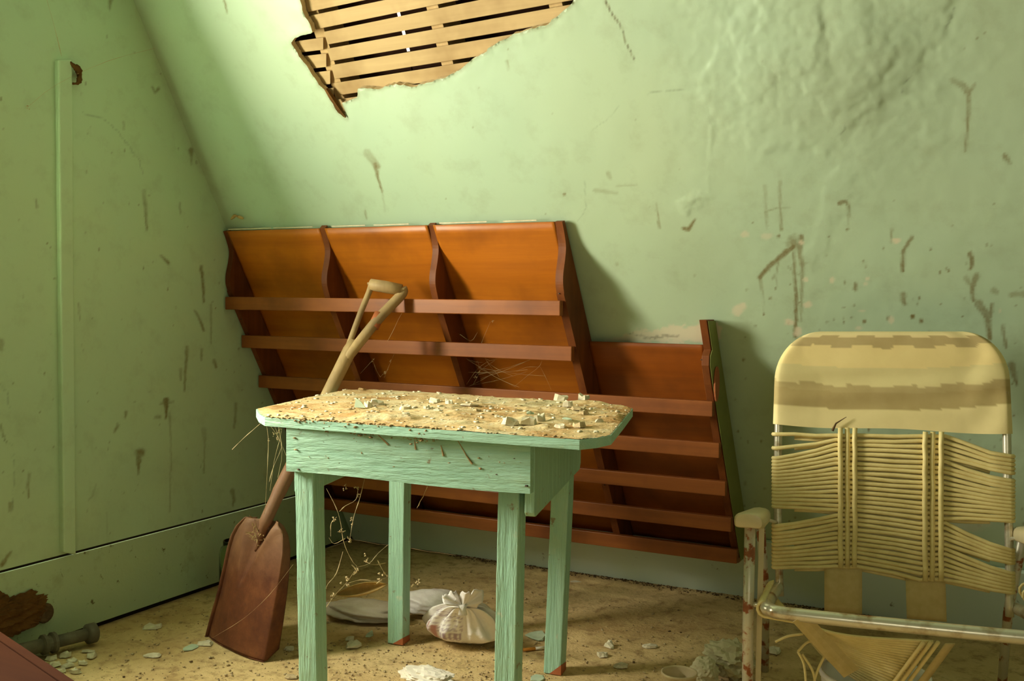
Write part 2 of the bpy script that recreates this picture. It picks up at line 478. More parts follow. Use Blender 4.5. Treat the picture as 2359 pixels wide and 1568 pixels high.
ledge([(1860, 190), (1990, 160), (2080, 100), (2010, 220), (1900, 270)], .002, 3)
ledge([(1560, 482), (1580, 462), (1612, 452), (1626, 462), (1600, 478)], .0030, 4)
ledge([(1895, 395), (1940, 370), (1975, 400), (1968, 450), (1920, 520), (1905, 600), (1865, 640), (1845, 600), (1890, 500)], .0010, 3)
off += rough*(.0042*np.abs(fbm(U*13, Vv*13, 41, 4)-.5)*2+.0022*np.abs(fbm(U*34, Vv*34, 43, 3)-.5)*2)
ridge([(1640, 290), (1636, 330), (1632, 380), (1628, 450)], 4, .003)
for bx, by, br, bh in [(1880, 160, 170, .010), (2000, 90, 90, .005), (1985, 350, 70, .003)]:
    off += bh*np.exp(-(((pxm-bx)/br)**2+((pym-by)/br)**2))
off += .0012*(fbm(U*30, Vv*30, 47, 3)-.5)*np.clip((pxm-1300)/500, 0, 1)
marks = np.zeros(U.shape+(3,))
br_, wh, dk = marks[..., 0], marks[..., 1], marks[..., 2]
stain_seed = 40
def drip(pts, w0, w1, a0=.9, a1=.9):
    global stain_seed; stain_seed += 3
    stroke(br_, pxm, pym, pts, w0, w1, a0, a1, seed=stain_seed)
drip([(845, 352), (858, 372), (868, 385)], 9, 7, .35, .6); drip([(862, 378), (870, 410), (879, 443)], 5, 1.5, .8, .95); drip([(879, 443), (886, 490)], 1.5, 1, .4, .2)
drip([(515, 0), (522, 28)], 3, 2, .7, .8); drip([(1170, 140), (1172, 160)], 3, 2, .5, .3)
drip([(840, 487), (843, 505)], 1.5, 1.5, .6, .7)
drip([(1395, 0), (1410, 30), (1430, 55), (1442, 95), (1462, 138)], 1.6, .8, .95, .6)
drip([(1510, 470), (1518, 524)], 2, 3, .3, .65); drip([(1575, 528), (1585, 530), (1600, 508)], 5, 3, .95, .9)
drip([(1400, 400), (1405, 412)], 5, 4, .35, .3); drip([(1370, 440), (1420, 447)], 5, 3, .3, .25); drip([(1420, 430), (1465, 428)], 2, 2, .3, .3)
drip([(1762, 430), (1766, 520)], 5, 2, .25, .35); drip([(1797, 418), (1796, 470), (1800, 530)], 4, 3, .35, .55)
drip([(1760, 490), (1790, 480), (1820, 477)], 1.2, 1, .7, .4); drip([(1762, 492), (1768, 530)], 1.2, 1, .7, .3)
blob(br_, pxm, pym, 1828, 560, 24, 22, .6, .7); drip([(1845, 545), (1843, 575)], 5, 6, .8, .7)
drip([(1825, 570), (1800, 590), (1770, 615), (1750, 640)], 6, 5, .85, .9); drip([(1750, 640), (1756, 675), (1760, 720)], 3, 1, .8, .2)
drip([(1793, 600), (1790, 625), (1788, 665)], 2.5, 1, .7, .3)
drip([(1828, 580), (1830, 630), (1834, 690), (1833, 775)], 3, 4.5, .6, .9); drip([(1838, 570), (1848, 610), (1847, 650), (1845, 740)], 6, 2, .65, .5)
blob(br_, pxm, pym, 1847, 605, 8, 14, .7, .6); drip([(1815, 615), (1830, 630), (1850, 640)], 1.2, 1.2, .7, .5)
drip([(1935, 468), (1948, 465), (1955, 475), (1956, 500)], 5, 2, .8, .6); drip([(1954, 500), (1953, 530)], 1.5, 1, .4, .3)
drip([(1945, 180), (1948, 182)], 1, 1, .1, .1)
drip([(2195, 185), (2220, 198), (2230, 212)], 6, 8, .35, .6); drip([(2245, 195), (2232, 212)], 4, 5, .4, .6); drip([(2232, 210), (2231, 260), (2226, 320), (2224, 350)], 4, 2, .75, .55)
drip([(2315, 358), (2326, 374)], 6, 4, .6, .5)
drip([(2100, 548), (2085, 570), (2080, 585)], 4, 4, .7, .8); drip([(2080, 580), (2079, 625)], 4, 4, .7, .95); drip([(2055, 530), (2052, 560)], 3, 2, .6, .4)
drip([(2235, 585), (2240, 600), (2236, 618)], 6, 4, .7, .85)
drip([(2250, 635), (2240, 660), (2243, 690)], 7, 4, .6, .8); drip([(2225, 640), (2240, 660)], 6, 4, .35, .5)
drip([(2255, 700), (2275, 730), (2280, 780)], 10, 5, .55, .85); drip([(2285, 700), (2280, 730)], 4, 5, .7, .7); drip([(2310, 750), (2318, 800)], 4, 3, .6, .7)
drip([(2330, 678), (2362, 676)], 5, 7, .5, .5); drip([(2330, 840), (2342, 885)], 9, 3, .6, .8); drip([(2290, 668), (2296, 672)], 7, 6, .45, .4)
drip([(1970, 655), (1970, 668)], 4, 4, .8, .8); drip([(2080, 680), (2083, 700)], 7, 5, .6, .75)
for (x, y, r, a) in [(1800, 530, 4, .95), (1793, 545, 5, .95), (1735, 514, 3, .8), (1787, 665, 3, .8), (1760, 724, 4, .95), (1943, 710, 4, .7), (2102, 730, 7, .95), (2122, 740, 7, .9), (1966, 705, 4, .6),
                     (2046, 735, 7, .75), (1991, 742, 6, .8), (1952, 530, 4, .8), (1908, 547, 4, .7), (1300, 448, 4, .9), (1740, 750, 4, .6), (1420, 610, 6, .3), (1600, 635, 5, .35),
                     (2061, 464, 3, .6), (2285, 565, 4, .4), (1720, 668, 4, .6), (1962, 733, 4, .6), (1905, 743, 4, .5)]:
    stain_seed += 1; blob(br_, pxm, pym, x, y, r, r*1.1, a, .6, .3, stain_seed)
for (x, y, rx, ry, a) in [(1715, 540, 14, 8, .5), (1765, 545, 18, 9, .4), (1845, 560, 8, 7, .75), (1700, 715, 16, 14, .7), (1712, 704, 12, 10, .7), (1860, 703, 13, 9, .8), (1818, 742, 13, 9, .8), (1838, 765, 11, 14, .85),
                          (1917, 647, 7, 8, .7), (2064, 555, 11, 9, .85), (1998, 643, 6, 6, .6), (1993, 655, 5, 5, .5), (2053, 738, 7, 10, .7), (1985, 718, 8, 3, .6), (1978, 758, 9, 6, .6), (2304, 715, 4, 5, .5),
                          (1856, 646, 8, 6, .7), (2050, 900, 10, 8, .5), (2230, 1210, 60, 18, .35)]:
    stain_seed += 1; blob(wh, pxm, pym, x, y, rx, ry, a, .4, .4, stain_seed)
# bare plaster strip above the low shelf section, where paint has come away
stroke(wh, pxm, pym, [(1400, 792), (1480, 775), (1560, 770), (1640, 765)], 10, 22, .5, .95, 3, 12, 77)
stroke(dk, pxm, pym, [(1450, 770), (1500, 778), (1560, 772)], 1.5, 2.5, .5, .5, 2, 7, 78)
# thin cracks
for pts, a in [([(1395, 0), (1412, 32), (1432, 58), (1440, 92), (1463, 138)], .75), ([(1490, 215), (1530, 208), (1590, 206)], .35), ([(1345, 420), (1350, 480), (1330, 512)], .25), ([(1425, 245), (1400, 275), (1365, 300)], .2),
               ([(2200, 12), (2190, 45), (2180, 62)], .6), ([(2105, 165), (2080, 195), (2078, 218)], .45), ([(1950, 270), (1948, 295), (1925, 318)], .4)]:
    stroke(dk, pxm, pym, pts, .9, .7, a, a, 1.3, 2.5, 99)
# dark specks low on the wall, right of the shelf
for kx in range(150):
    x = rng.uniform(1690, 2359); y = rng.uniform(560, 1250); r = rng.uniform(1.2, 4.0)
    stain_seed += 1; blob(br_, pxm, pym, x, y, r, r*rng.uniform(.8, 2.2), rng.uniform(.4, .95), .6, .3, stain_seed)
for kx in range(60):
    x = rng.uniform(900, 2359); y = rng.uniform(60, 560); r = rng.uniform(.8, 2.2)
    stain_seed += 1; blob(br_, pxm, pym, x, y, r, r, rng.uniform(.3, .8), .6, .3, stain_seed)
# broad yellow water stain
yel = .16*np.exp(-(((pxm-1920)/170)**2+((pym-190)/120)**2))+.12*np.exp(-(((pxm-1600)/120)**2+((pym-600)/90)**2))
br_[:] = np.maximum(br_, yel*(.6+.8*fbm(U*6, Vv*6, 55)))
marks[~vis] = 0
# brown tint of the paint around the hole's lip
polyU = np.array(hole)
d_hole, _ = seg_dist(U, Vv, hole+[hole[0]])
inside = in_poly(U, Vv, hole)
near = d_hole < .0036
# snap near vertices to the outline
Uf, Vf = U.copy(), Vv.copy()
idx = np.argwhere(near)
seg = np.array(hole+[hole[0]])
for i, j in idx:
    p = np.array([U[i, j], Vv[i, j]]); a = seg[:-1]; b = seg[1:]; ab = b-a
    t = np.clip(((p-a)*ab).sum(1)/((ab*ab).sum(1)+1e-12), 0, 1); q = a+ab*t[:, None]
    kk = np.argmin(((q-p)**2).sum(1)); Uf[i, j], Vf[i, j] = q[kk]
off += .004*np.exp(-(d_hole/.03)**2)*fbm(U*30, Vv*30, 61)
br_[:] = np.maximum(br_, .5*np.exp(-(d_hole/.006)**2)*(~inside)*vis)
Pw = slope_points(Uf, Vf, off)
nu, nv = U.shape
ids = np.arange(nu*nv).reshape(nu, nv)
cc = in_poly((Uf[:-1, :-1]+Uf[1:, 1:]+Uf[1:, :-1]+Uf[:-1, 1:])/4, (Vf[:-1, :-1]+Vf[1:, 1:]+Vf[1:, :-1]+Vf[:-1, 1:])/4, hole)
keep = ~cc
F = np.stack([ids[:-1, :-1], ids[:-1, 1:], ids[1:, 1:], ids[1:, :-1]], -1)[keep]
wall_back = struct(np_mesh('wall_back', Pw.reshape(-1, 3), F, 'mint_plaster', marks.reshape(-1, 3)),
                   'sloping mint green plaster wall with drip stains and a hole')
# broken plaster rim round the hole
rim = MB()
flat = Pw.reshape(-1, 3); nsv = np.array(NS)*.016
def rim_edge(a, b):
    p, q = flat[a], flat[b]; rim.f.append(tuple(range(len(rim.v), len(rim.v)+4)))
    jt = [np.array(NS)*random.uniform(-.001, .003) for _ in range(2)]
    rim.v += [tuple(p), tuple(q), tuple(q+nsv+jt[0]), tuple(p+nsv+jt[1])]
for i in range(1, nu-2):
    for j in np.nonzero(keep[i, :-1] != keep[i, 1:])[0]: rim_edge(ids[i, j+1], ids[i+1, j+1])
for j in range(1, nv-2):
    for i in np.nonzero(keep[:-1, j] != keep[1:, j])[0]: rim_edge(ids[i+1, j], ids[i+1, j+1])
rim.build('plaster_edge', 'plaster_raw', wall_back, fixn=False)

# laths behind the plaster: (px at left end, px at right end) of the upper and lower edge
LD = -.018
gaps = [((690, -214), (1330, -342)), ((690, -176), (1330, -304)), ((690, -138), (1330, -266)), ((690, -100), (1330, -228)), ((690, -62), (1330, -190)), ((690, -8), (1330, -132)), ((721, 30), (1330, -98)), ((744, 69), (1330, -51)), ((756, 107), (1330, 3)), ((765, 145), (1340, 47)), ((774, 186), (1340, 96)), ((781, 224), (1340, 140)), ((790, 262), (1340, 185))]
def lerp(g, x):
    (x1, y1), (x2, y2) = g; return y1+(y2-y1)*(x-x1)/(x2-x1)
def lath(xl, xr, gt, gb, name='lath'):
    m = MB(); xb = xl+9
    c = [(xl, lerp(gt, xl)+4.6), (xr, lerp(gt, xr)+4.6), (xr, lerp(gb, xr)-4.6), (xb, lerp(gb, xb)-4.6)]
    q = [sl(x, y, LD) for x, y in c]; r = [sl(x, y, LD-.008) for x, y in c]
    m.quadbox(q+r); return m.build(name, 'lath_wood', wall_back, bevel=.0012)
JX = [745, 745, 745, 745, 745, 740, 738, 746, 753, 762, 770, 778]
for i in range(12):
    x0 = 640 if i < 7 else JX[i]
    lath(x0, 1420, gaps[i], gaps[i+1])
lg = [((640, 96), (770, 78)), ((640, 132), (770, 116)), ((640, 172), (775, 156)), ((640, 212), (780, 196)), ((640, 250), (790, 232))]
for i in range(4): lath(650, JX[7+i]-1, lg[i], lg[i+1])
# rafters and roof boards behind
for pxr, pyr in [(748, 130), (1002, 60), (1275, 10), (520, 60), (1560, 60)]:
    u = sl(pxr, pyr, LD).x; m = MB()
    a = Vector((u, 0, 0)); up = Vector((0, -S, 1)).normalized()
    m.beam(a+NS*(.028+.045)+up*.9, a+NS*(.028+.045)+up*2.4, .034, .088, NS)
    m.build('rafter', 'rafter_wood', wall_back)
up = Vector((0, -S, 1)).normalized()
s1, s2 = sl(917, 28, -.13), sl(940, 116, -.13); sd = (s1-s2)/(s1-s2).dot(up)      # crack between two roof boards
def slot(v): return s2+sd*(v-s2.dot(up))
for sgn in (-1, 1):
    m = MB(); lo, hi = slot(.8), slot(2.7); e_ = Vector((.0055*sgn, 0, 0)); far = -.05 if sgn < 0 else 4.2
    q = [lo+e_, hi+e_, Vector((far, hi.y, hi.z)), Vector((far, lo.y, lo.z))]
    m.quadbox(q+[p+NS*.003 for p in q]); m.build('roof_board', 'roof_dark', wall_back)
m = MB(); a_ = slot(.8); b_ = slot(s2.dot(up)-.004)                                # the crack is closed further down
q = [a_+Vector((-.012, 0, 0)), a_+Vector((.012, 0, 0)), b_+Vector((.012, 0, 0)), b_+Vector((-.012, 0, 0))]
m.quadbox([p+NS*.0035 for p in q]+[p+NS*.006 for p in q]); m.build('roof_board', 'roof_dark', wall_back)
# torn lath end hanging out of the point of the hole
m = MB(); m.tube([sl(752, 205, .0), sl(765, 225, .004), sl(782, 250, .006), sl(797, 270, .004)], [.006, .008, .007, .0015], 5)
m.build('torn_plaster', 'rotten_board', wall_back)

m = MB(); m.box(-.03, ROOM_X, .003, .05, -.03, .03); m.build('dark_gap_backing', 'gap_dark', wall_back)
# baseboard along the sloped wall
HB = .2213
m = MB()
for x0, x1 in ((.02, ROOM_X),):
    a = Vector((x0, 0, 0)); b = Vector((x1, 0, 0)); z0, z1 = .012, HB
    def bp(x, z, o): return Vector((x, -S*z, z))-NS*o
    m.quadbox([bp(x0, z0, .003), bp(x1, z0, .003), bp(x1, z0, .016), bp(x0, z0, .016), bp(x0, z1, .003), bp(x1, z1, .003), bp(x1, z1, .016), bp(x0, z1, .016)])
k = NT('baseboard_left_paint'); v = k.coord(); n1 = k.noise(v, 3, 4); n2 = k.noise(v, 34, 5, .7); n3 = k.noise(v, 8, 5, .7)
c = k.ramp(n1, [(.3, (.40, .52, .34)), (.7, (.44, .54, .33))])
c = k.mix(k.ramp(n3, [(.56, (0, 0, 0)), (.78, (.6, .6, .6))]), c, (.22, .19, .08))
c = k.mix(k.ramp(n2, [(.63, (0, 0, 0)), (.71, (.9, .9, .9))]), c, (.10, .06, .02))
k.bump(n2, .3, .003); k.done(c, .55, .3)
k = NT('baseboard_paint2'); v = k.coord(); n1 = k.noise(v, 3, 4); n2 = k.noise(v, 30, 5, .7)
c = k.ramp(n1, [(.3, (.58, .70, .60)), (.7, (.63, .73, .61))])  # pale paint, brightened further in place of light along the wall foot
c = k.mix(k.ramp(n2, [(.66, (0, 0, 0)), (.74, (.8, .8, .8))]), c, (.12, .09, .04)); k.done(c, .5, .3)
struct(m.build('baseboard_back', 'baseboard_paint2', bevel=.003), 'pale green baseboard under the sloped wall')

# ---------------------------------------------------------- gable wall on the left
ys = np.concatenate([[ROOM_Y, WIN[0]-.4], [WIN[0], -1.8, WIN[1]], np.arange(-1.55, .03, .005)])
zs = np.concatenate([np.arange(HB+.006, 1.74, .005), [1.9, ROOM_Z]])
zs = np.unique(np.concatenate([zs, [WIN[2], WIN[3]]]))
Y, Z = np.meshgrid(ys, zs, indexing='ij')
Pg = np.stack([np.zeros_like(Y), Y, Z], -1)
gx, gy = np_proj(Pg.reshape(-1, 3)); gx = gx.reshape(Y.shape); gy = gy.reshape(Y.shape)
fine = Y >= -1.55
gx = np.where(fine, gx, -9999)
gm = np.zeros(Y.shape+(3,)); gb, gw, gd = gm[..., 0], gm[..., 1], gm[..., 2]
def gdrip(pts, w0, w1, a0=.9, a1=.9):
    global stain_seed; stain_seed += 3
    stroke(gb, gx, gy, pts, w0, w1, a0, a1, seed=stain_seed)
gdrip([(254, 0), (252, 20)], 5, 2, .6, .7); gdrip([(350, 200), (358, 212), (365, 205)], 2, 4, .6, .7)
gdrip([(333, 440), (337, 480), (340, 530)], 5, 2, .35, .8); gdrip([(441, 345), (441, 380)], 5, 1.5, .7, .5); gdrip([(370, 588), (389, 606)], 2, 3.5, .5, .9)
gdrip([(464, 615), (468, 650), (470, 695)], 4, 2.2, .7, .9); gdrip([(415, 468), (416, 492)], 2, 2, .5, .6)
gdrip([(448, 715), (462, 740), (469, 760)], 2.5, 3, .6, .9); gdrip([(487, 700), (486, 790)], 1.8, 1.8, .5, .6); gdrip([(430, 800), (428, 850), (424, 900)], 4, 2.2, .6, .85)
gdrip([(463, 805), (463, 828)], 3, 2.5, .6, .6); gdrip([(415, 850), (416, 875)], 4, 3, .5, .6); gdrip([(492, 830), (498, 845)], 4, 3, .6, .8)
gdrip([(382, 922), (383, 945), (382, 963)], 7, 1.8, .9, .95); gdrip([(370, 930), (400, 925)], 2.5, 2, .8, .7); gdrip([(366, 960), (356, 962)], 5, 3, .6, .4)
gdrip([(391, 950), (394, 1050), (392, 1180)], 2.2, 1.5, .5, .6); gdrip([(290, 948), (288, 962)], 4, 2, .7, .7); gdrip([(271, 978), (264, 994)], 4.5, 2, .5, .85)
blob(gb, gx, gy, 322, 1042, 17, 13, .8, .7); gdrip([(321, 1045), (320, 1070), (319, 1092)], 7, 1.8, .7, .98)
gdrip([(470, 990), (472, 1020)], 7, 3, .3, .5); gdrip([(472, 1010), (471, 1090)], 2, 1.8, .5, .75); gdrip([(543, 930), (540, 985)], 4, 1.8, .5, .7)
gdrip([(536, 1130), (540, 1150), (537, 1165)], 6, 2, .6, .7); gdrip([(68, 1090), (63, 1120), (66, 1145)], 4, 2.4, .45, .8); gdrip([(24, 1160), (24, 1175)], 6, 5, .6, .5)
gdrip([(222, 1115), (215, 1140), (205, 1150)], 1.6, 1.6, .4, .6); gdrip([(82, 460), (83, 478)], 1.5, 1.5, .7, .8); gdrip([(285, 280), (287, 300)], 1.5, 1.2, .5, .5)
gdrip([(3, 975), (5, 1000), (15, 1020)], 1.5, 1.2, .8, .7); gdrip([(2, 785), (2, 805)], 7, 5, .5, .5); gdrip([(3, 1300), (25, 1272)], 6, 4, .9, .6)
gdrip([(162, 580), (160, 650), (162, 690)], 3, 2, .35, .5); gdrip([(180, 700), (183, 738)], 3, 1.5, .4, .5); gdrip([(246, 1180), (250, 1290)], 3, 2, .25, .4)
for q in range(170):
    x = rng.uniform(0, 620); y = rng.uniform(60, 1280) if q % 3 else rng.uniform(600, 1280); r = rng.uniform(1, 3.2)
    stain_seed += 1; blob(gb, gx, gy, x, y, r, r*rng.uniform(.8, 2), rng.uniform(.3, .85), .6, .3, stain_seed)
for pts in ([(190, 260), (240, 275), (270, 300), (320, 365), (332, 400)], [(0, 885), (18, 905), (20, 940)], [(30, 1045), (32, 1100), (28, 1180)], [(0, 980), (10, 1015), (30, 1025)]):
    stroke(gd, gx, gy, pts, .8, .8, .4, .3, 1.3, 3, 131)
gb[:] = np.maximum(gb, np.where(fine, .14*np.clip((gy-600)/700, 0, 1)*fbm(Y*5, Z*5, 70)*2, 0))
goff = (fbm(Y*3, Z*3, 80, 3)-.5)*.008*fine
Pg[..., 0] += goff*np.clip((Z-HB)/.1, 0, 1)
ids = np.arange(Y.size).reshape(Y.shape)
yc = (Y[:-1, :-1]+Y[1:, 1:])/2; zc = (Z[:-1, :-1]+Z[1:, 1:])/2
kp = ~((yc > WIN[0]) & (yc < WIN[1]) & (zc > WIN[2]) & (zc < WIN[3])) & ((yc < -S*zc+.03) | (zc > 1.70))
F = np.stack([ids[:-1, :-1], ids[1:, :-1], ids[1:, 1:], ids[:-1, 1:]], -1)[kp]
wall_left = struct(np_mesh('wall_left', Pg.reshape(-1, 3), F, 'mint_gable', gm.reshape(-1, 3)), 'flat green gable wall with brown drips and a batten')
m = MB(); m.box(-.03, -.012, ROOM_Y, .02, -.01, HB+.02); m.build('dark_gap_backing', 'gap_dark', wall_left)
struct_bl = MB(); struct_bl.box(-.004, .003, ROOM_Y, -.004, .013, HB-.001)
bl = struct(struct_bl.build('baseboard_left', 'baseboard_left_paint', bevel=.001), 'wide green baseboard on the gable wall')
# batten
def gl(px, py, x=0.0): return hit(px, py, (1, 0, 0), x)
m = MB(); q = [gl(125, 138), gl(157, 138), gl(166, 1276), gl(137, 1270)]
m.quadbox([p+Vector((-.004, 0, 0)) for p in q]+[p+Vector((.017, 0, 0)) for p in q])
struct(m.build('trim_1', 'mint_gable', bevel=.004), 'painted vertical batten on the gable wall')
m = MB()
for pts, r in (([(155, 138), (168, 150), (180, 160), (184, 178)], [.002, .007, .010, .004]), ([(182, 165), (183, 182), (178, 192), (158, 192)], [.006, .008, .004, .0015])):
    c_ = catmull([gl(x, y, .008+.012*abs(math.sin(i))) for i, (x, y) in enumerate(pts)], 4); m.tube(c_, list(np.interp(np.linspace(0, 3, len(c_)), range(4), r)*np.array([.75+.5*random.random() for _ in c_])), 7)
tag(m.build('peeling_paper', 'rotten_board', smooth=True), 'torn brown paper scrap curling off the top of the batten', 'paper scrap')
m = MB(); c_ = catmull([sl(532, 505, .012), sl(541, 497, .022), sl(549, 499, .014), sl(560, 503, .020)], 4)
m.tube(c_, [.0015+.004*abs(math.sin(i*.5)) for i in range(len(c_))], 6)
tag(m.build('paper_scrap', 'dried_leaf', smooth=True), 'small curled tan paper scrap in the wall corner above the book rack', 'paper scrap')
# window in the gable wall (source of the daylight)
m = MB(); y0, y1, z0, z1 = WIN
for b in ((-.10, .012, y0-.05, y0, z0-.05, z1+.05), (-.10, .000, y1, y1+.012, z0-.05, z1+.05), (-.10, .03, y0, y1, z0-.05, z0), (-.10, .012, y0, y1, z1, z1+.05)): m.box(*b)
win = struct(m.build('window_1', 'mint_gable', bevel=.003), 'window in the green gable wall')
m = MB(); m.box(-.035, -.015, y0, y1, (z0+z1)/2-.012, (z0+z1)/2+.012)
m.build('glazing_bar', 'mint_gable', win)

# ---------------------------------------------------------- floor, ceiling and the unseen walls
xs = np.concatenate([[-.05], np.arange(0, 2.7, .008), [3.2, ROOM_X]]); yy = np.concatenate([[ROOM_Y, -3, -2.2], np.arange(-1.75, .02, .008), [.1]])
X, Y = np.meshgrid(xs, yy, indexing='ij')
Zf = (fbm(X*9, Y*9, 91, 4)-.5)*.006-.003
Zf = np.where((X > 0) & (Y > -1.7), Zf, -.003)
Zf = np.minimum(Zf, 0)
# ledge of lifted flooring along the sloped wall
e1 = -.075+.012*np.sin(X*5)+.02*(fbm(X*6, X*0, 14)-.5); e2 = -.165+.02*np.sin(X*3+1)+.03*(fbm(X*5, X*0, 15)-.5)
Zf = Zf+np.where(X > .75, .0045*(1/(1+np.exp(-(Y-e1)*400)))+.004*(1/(1+np.exp(-(Y-e2)*300))), 0)
ids = np.arange(X.size).reshape(X.shape)
F = np.stack([ids[:-1, :-1], ids[1:, :-1], ids[1:, 1:], ids[:-1, 1:]], -1).reshape(-1, 4)
struct(np_mesh('floor', np.stack([X, Y, Zf], -1).reshape(-1, 3), F, 'dirty_floor'), 'floor caked with sand, dirt and plaster crumbs')
m = MB(); m.box(-.1, ROOM_X+.1, ROOM_Y-.1, -S*ROOM_Z+.05, ROOM_Z, ROOM_Z+.05); struct(m.build('ceiling', 'dim_wall'))
m = MB(); m.box(ROOM_X, ROOM_X+.05, ROOM_Y, .05, 0, ROOM_Z); struct(m.build('wall_right', 'dim_wall'))
m = MB()
for b in ((-.1, 2.5, 0, ROOM_Z), (3.5, ROOM_X, 0, ROOM_Z), (2.5, 3.5, 0, .9), (2.5, 3.5, 1.95, ROOM_Z)): m.box(b[0], b[1], ROOM_Y-.06, ROOM_Y, b[2], b[3])
struct(m.build('wall_front', 'dim_wall'))

# ================================================================== THE SHELF RACK
ZB, ZT = .165, 1.122
def sp(x, z, d): return Vector((x, -S*z, z))-NS*d            # point at height-line z of the slope, d into the room (perpendicular)
def sph(x, z, d):                                            # point at true height z, d perpendicular into the room
    zz = z-0.0; return Vector((x, -S*zz-d*LS, zz))
rack = empty('bookrack', (0.6, -.25, 0.15), 'varnished orange-brown wooden book rack with rails, leaning along the sloped wall', 'bookrack')
BK = .017                                                    # back face offset
def smooth_prof(pts):
    c = catmull([Vector((z, d, 0)) for z, d in pts], 4); return [(v.x, v.y) for v in c]
def side_profile(front, z_top):
    pts = [(z, d) for z, d in front]
    return [(z_top, .005)]+smooth_prof(pts)+[(ZB, BK+.001), (.238, BK+.001), (.242, .005)]
def panel(x0, x1, prof, mat, name):
    m = MB(); m.prism([sph(x0, z, d) for z, d in prof], (x1-x0, 0, 0)); return m.build(name, mat, rack, bevel=.0015)
wav = [(1.118, .020), (1.09, .022), (1.055, .030), (1.02, .052), (.985, .078), (.955, .094), (.925, .100), (.90, .102), (.55, .102), (.30, .102), (ZB, .102)]
wav_in = [(1.118, .020), (1.09, .022), (1.055, .030), (1.02, .052), (.985, .078), (.955, .094), (.925, .100), (.90, .102), (.86, .100), (.30, .100), (ZB, .100)]
panel(.004, .022, side_profile(wav, ZT), 'varnished_shaded', 'side_panel')
panel(.382, .402, side_profile(wav_in, ZT+.006), 'varnished_shaded', 'divider')
panel(.760, .780, side_profile(wav_in, ZT+.004), 'varnished_shaded', 'divider')
panel(1.150, 1.172, side_profile(wav, ZT), 'varnished_shaded', 'side_panel')
endp = [(.865, .030), (.80, .030), (.785, .075), (.765, .095), (.74, .100), (.50, .102), (.30, .102), (ZB, .102)]
e = panel(1.512, 1.532, [(.868, .004), (.868, .062), (.79, .064), (.775, .085), (.75, .098), (.70, .102), (.30, .102), (ZB, .102), (ZB, BK+.001), (.238, BK+.001), (.242, .004)], 'varnished_shaded', 'end_panel')
# its outer face carries green paint
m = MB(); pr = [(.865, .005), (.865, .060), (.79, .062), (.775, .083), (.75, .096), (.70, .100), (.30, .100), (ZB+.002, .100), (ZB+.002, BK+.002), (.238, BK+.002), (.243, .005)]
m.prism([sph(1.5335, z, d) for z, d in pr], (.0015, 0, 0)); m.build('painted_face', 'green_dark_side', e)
m = MB(); c0 = sph(1.537, .70, .082); prf = []
for i in range(16):
    a = 2*math.pi*i/16; prf.append(c0+Vector((0, .020*math.cos(a), .046*math.sin(a))))
m.prism(prf, (.004, 0, 0)); q = m.build('red_paint_patch', 'red_paint', e); q['label'] = 'oval patch of orange-red paint'
# back panels, slightly warped plywood
def back(x0, x1, z0, z1, name, bulge, mat='varnished_panel'):
    m = MB(); nx, nz = 40, 40; P = []
    for i in range(nx+1):
        row = []
        for j in range(nz+1):
            x = x0+(x1-x0)*i/nx; z = z0+(z1-z0)*j/nz
            w = math.sin(math.pi*i/nx)*math.sin(math.pi*j/nz)
            row.append(sph(x, z, BK+.004+bulge*w+.0015*math.sin(9*x+6*z)))
        P.append(row)
    m.grid(P); return m.build(name, mat, rack, smooth=True, thick=.004)
back(.022, .382, ZB+.02, ZT-.004, 'back_panel', .006)
back(.402, .760, ZB+.02, ZT-.004, 'back_panel', .006)
back(.780, 1.150, ZB+.02, ZT-.004, 'back_panel', .012)
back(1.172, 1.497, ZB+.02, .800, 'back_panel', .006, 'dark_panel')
# rails (top height, right end)
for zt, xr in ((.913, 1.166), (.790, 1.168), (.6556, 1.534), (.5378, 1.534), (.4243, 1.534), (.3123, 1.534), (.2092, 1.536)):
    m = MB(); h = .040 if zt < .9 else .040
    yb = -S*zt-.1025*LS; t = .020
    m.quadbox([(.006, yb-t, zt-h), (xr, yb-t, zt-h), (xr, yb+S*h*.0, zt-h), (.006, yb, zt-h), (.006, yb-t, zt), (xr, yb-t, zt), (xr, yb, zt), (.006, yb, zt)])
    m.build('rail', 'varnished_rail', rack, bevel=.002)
m = MB(); m.quadbox([sph(.006, ZB, BK), sph(1.534, ZB, BK), sph(1.534, ZB, .118), sph(.006, ZB, .118), sph(.006, ZB+.014, BK), sph(1.534, ZB+.014, BK), sph(1.534, ZB+.014, .118), sph(.006, ZB+.014, .118)])
m.build('bottom_board', 'varnished_rail', rack, bevel=.001)
# chipped cream line of old paint along the rack's top edge
for a, b in ((.03, .20), (.21, .36), (.43, .55), (.58, .70), (.80, .95), (1.0, 1.10)):
    m = MB(); m.beam(sph(a, ZT+.001, BK+.004), sph(b, ZT+.0012, BK+.004), .003, .0016, NS); m.build('paint_remnant', 'plaster_chip', rack)
m = MB()
for i in range(26):
    x = random.choice([.015, .392, .77, 1.161, 1.522]); z = random.uniform(.3, 1.08)
    dd = .104
    if z > .93: continue
    c = sph(x+random.uniform(-.006, .006), z, dd); m.lathe([(0, 0), (.0022, .0005), (.0018, .003), (0, .0035)], c, 6)
m.build('nail_heads', 'nail_metal', rack)['kind'] = 'stuff'

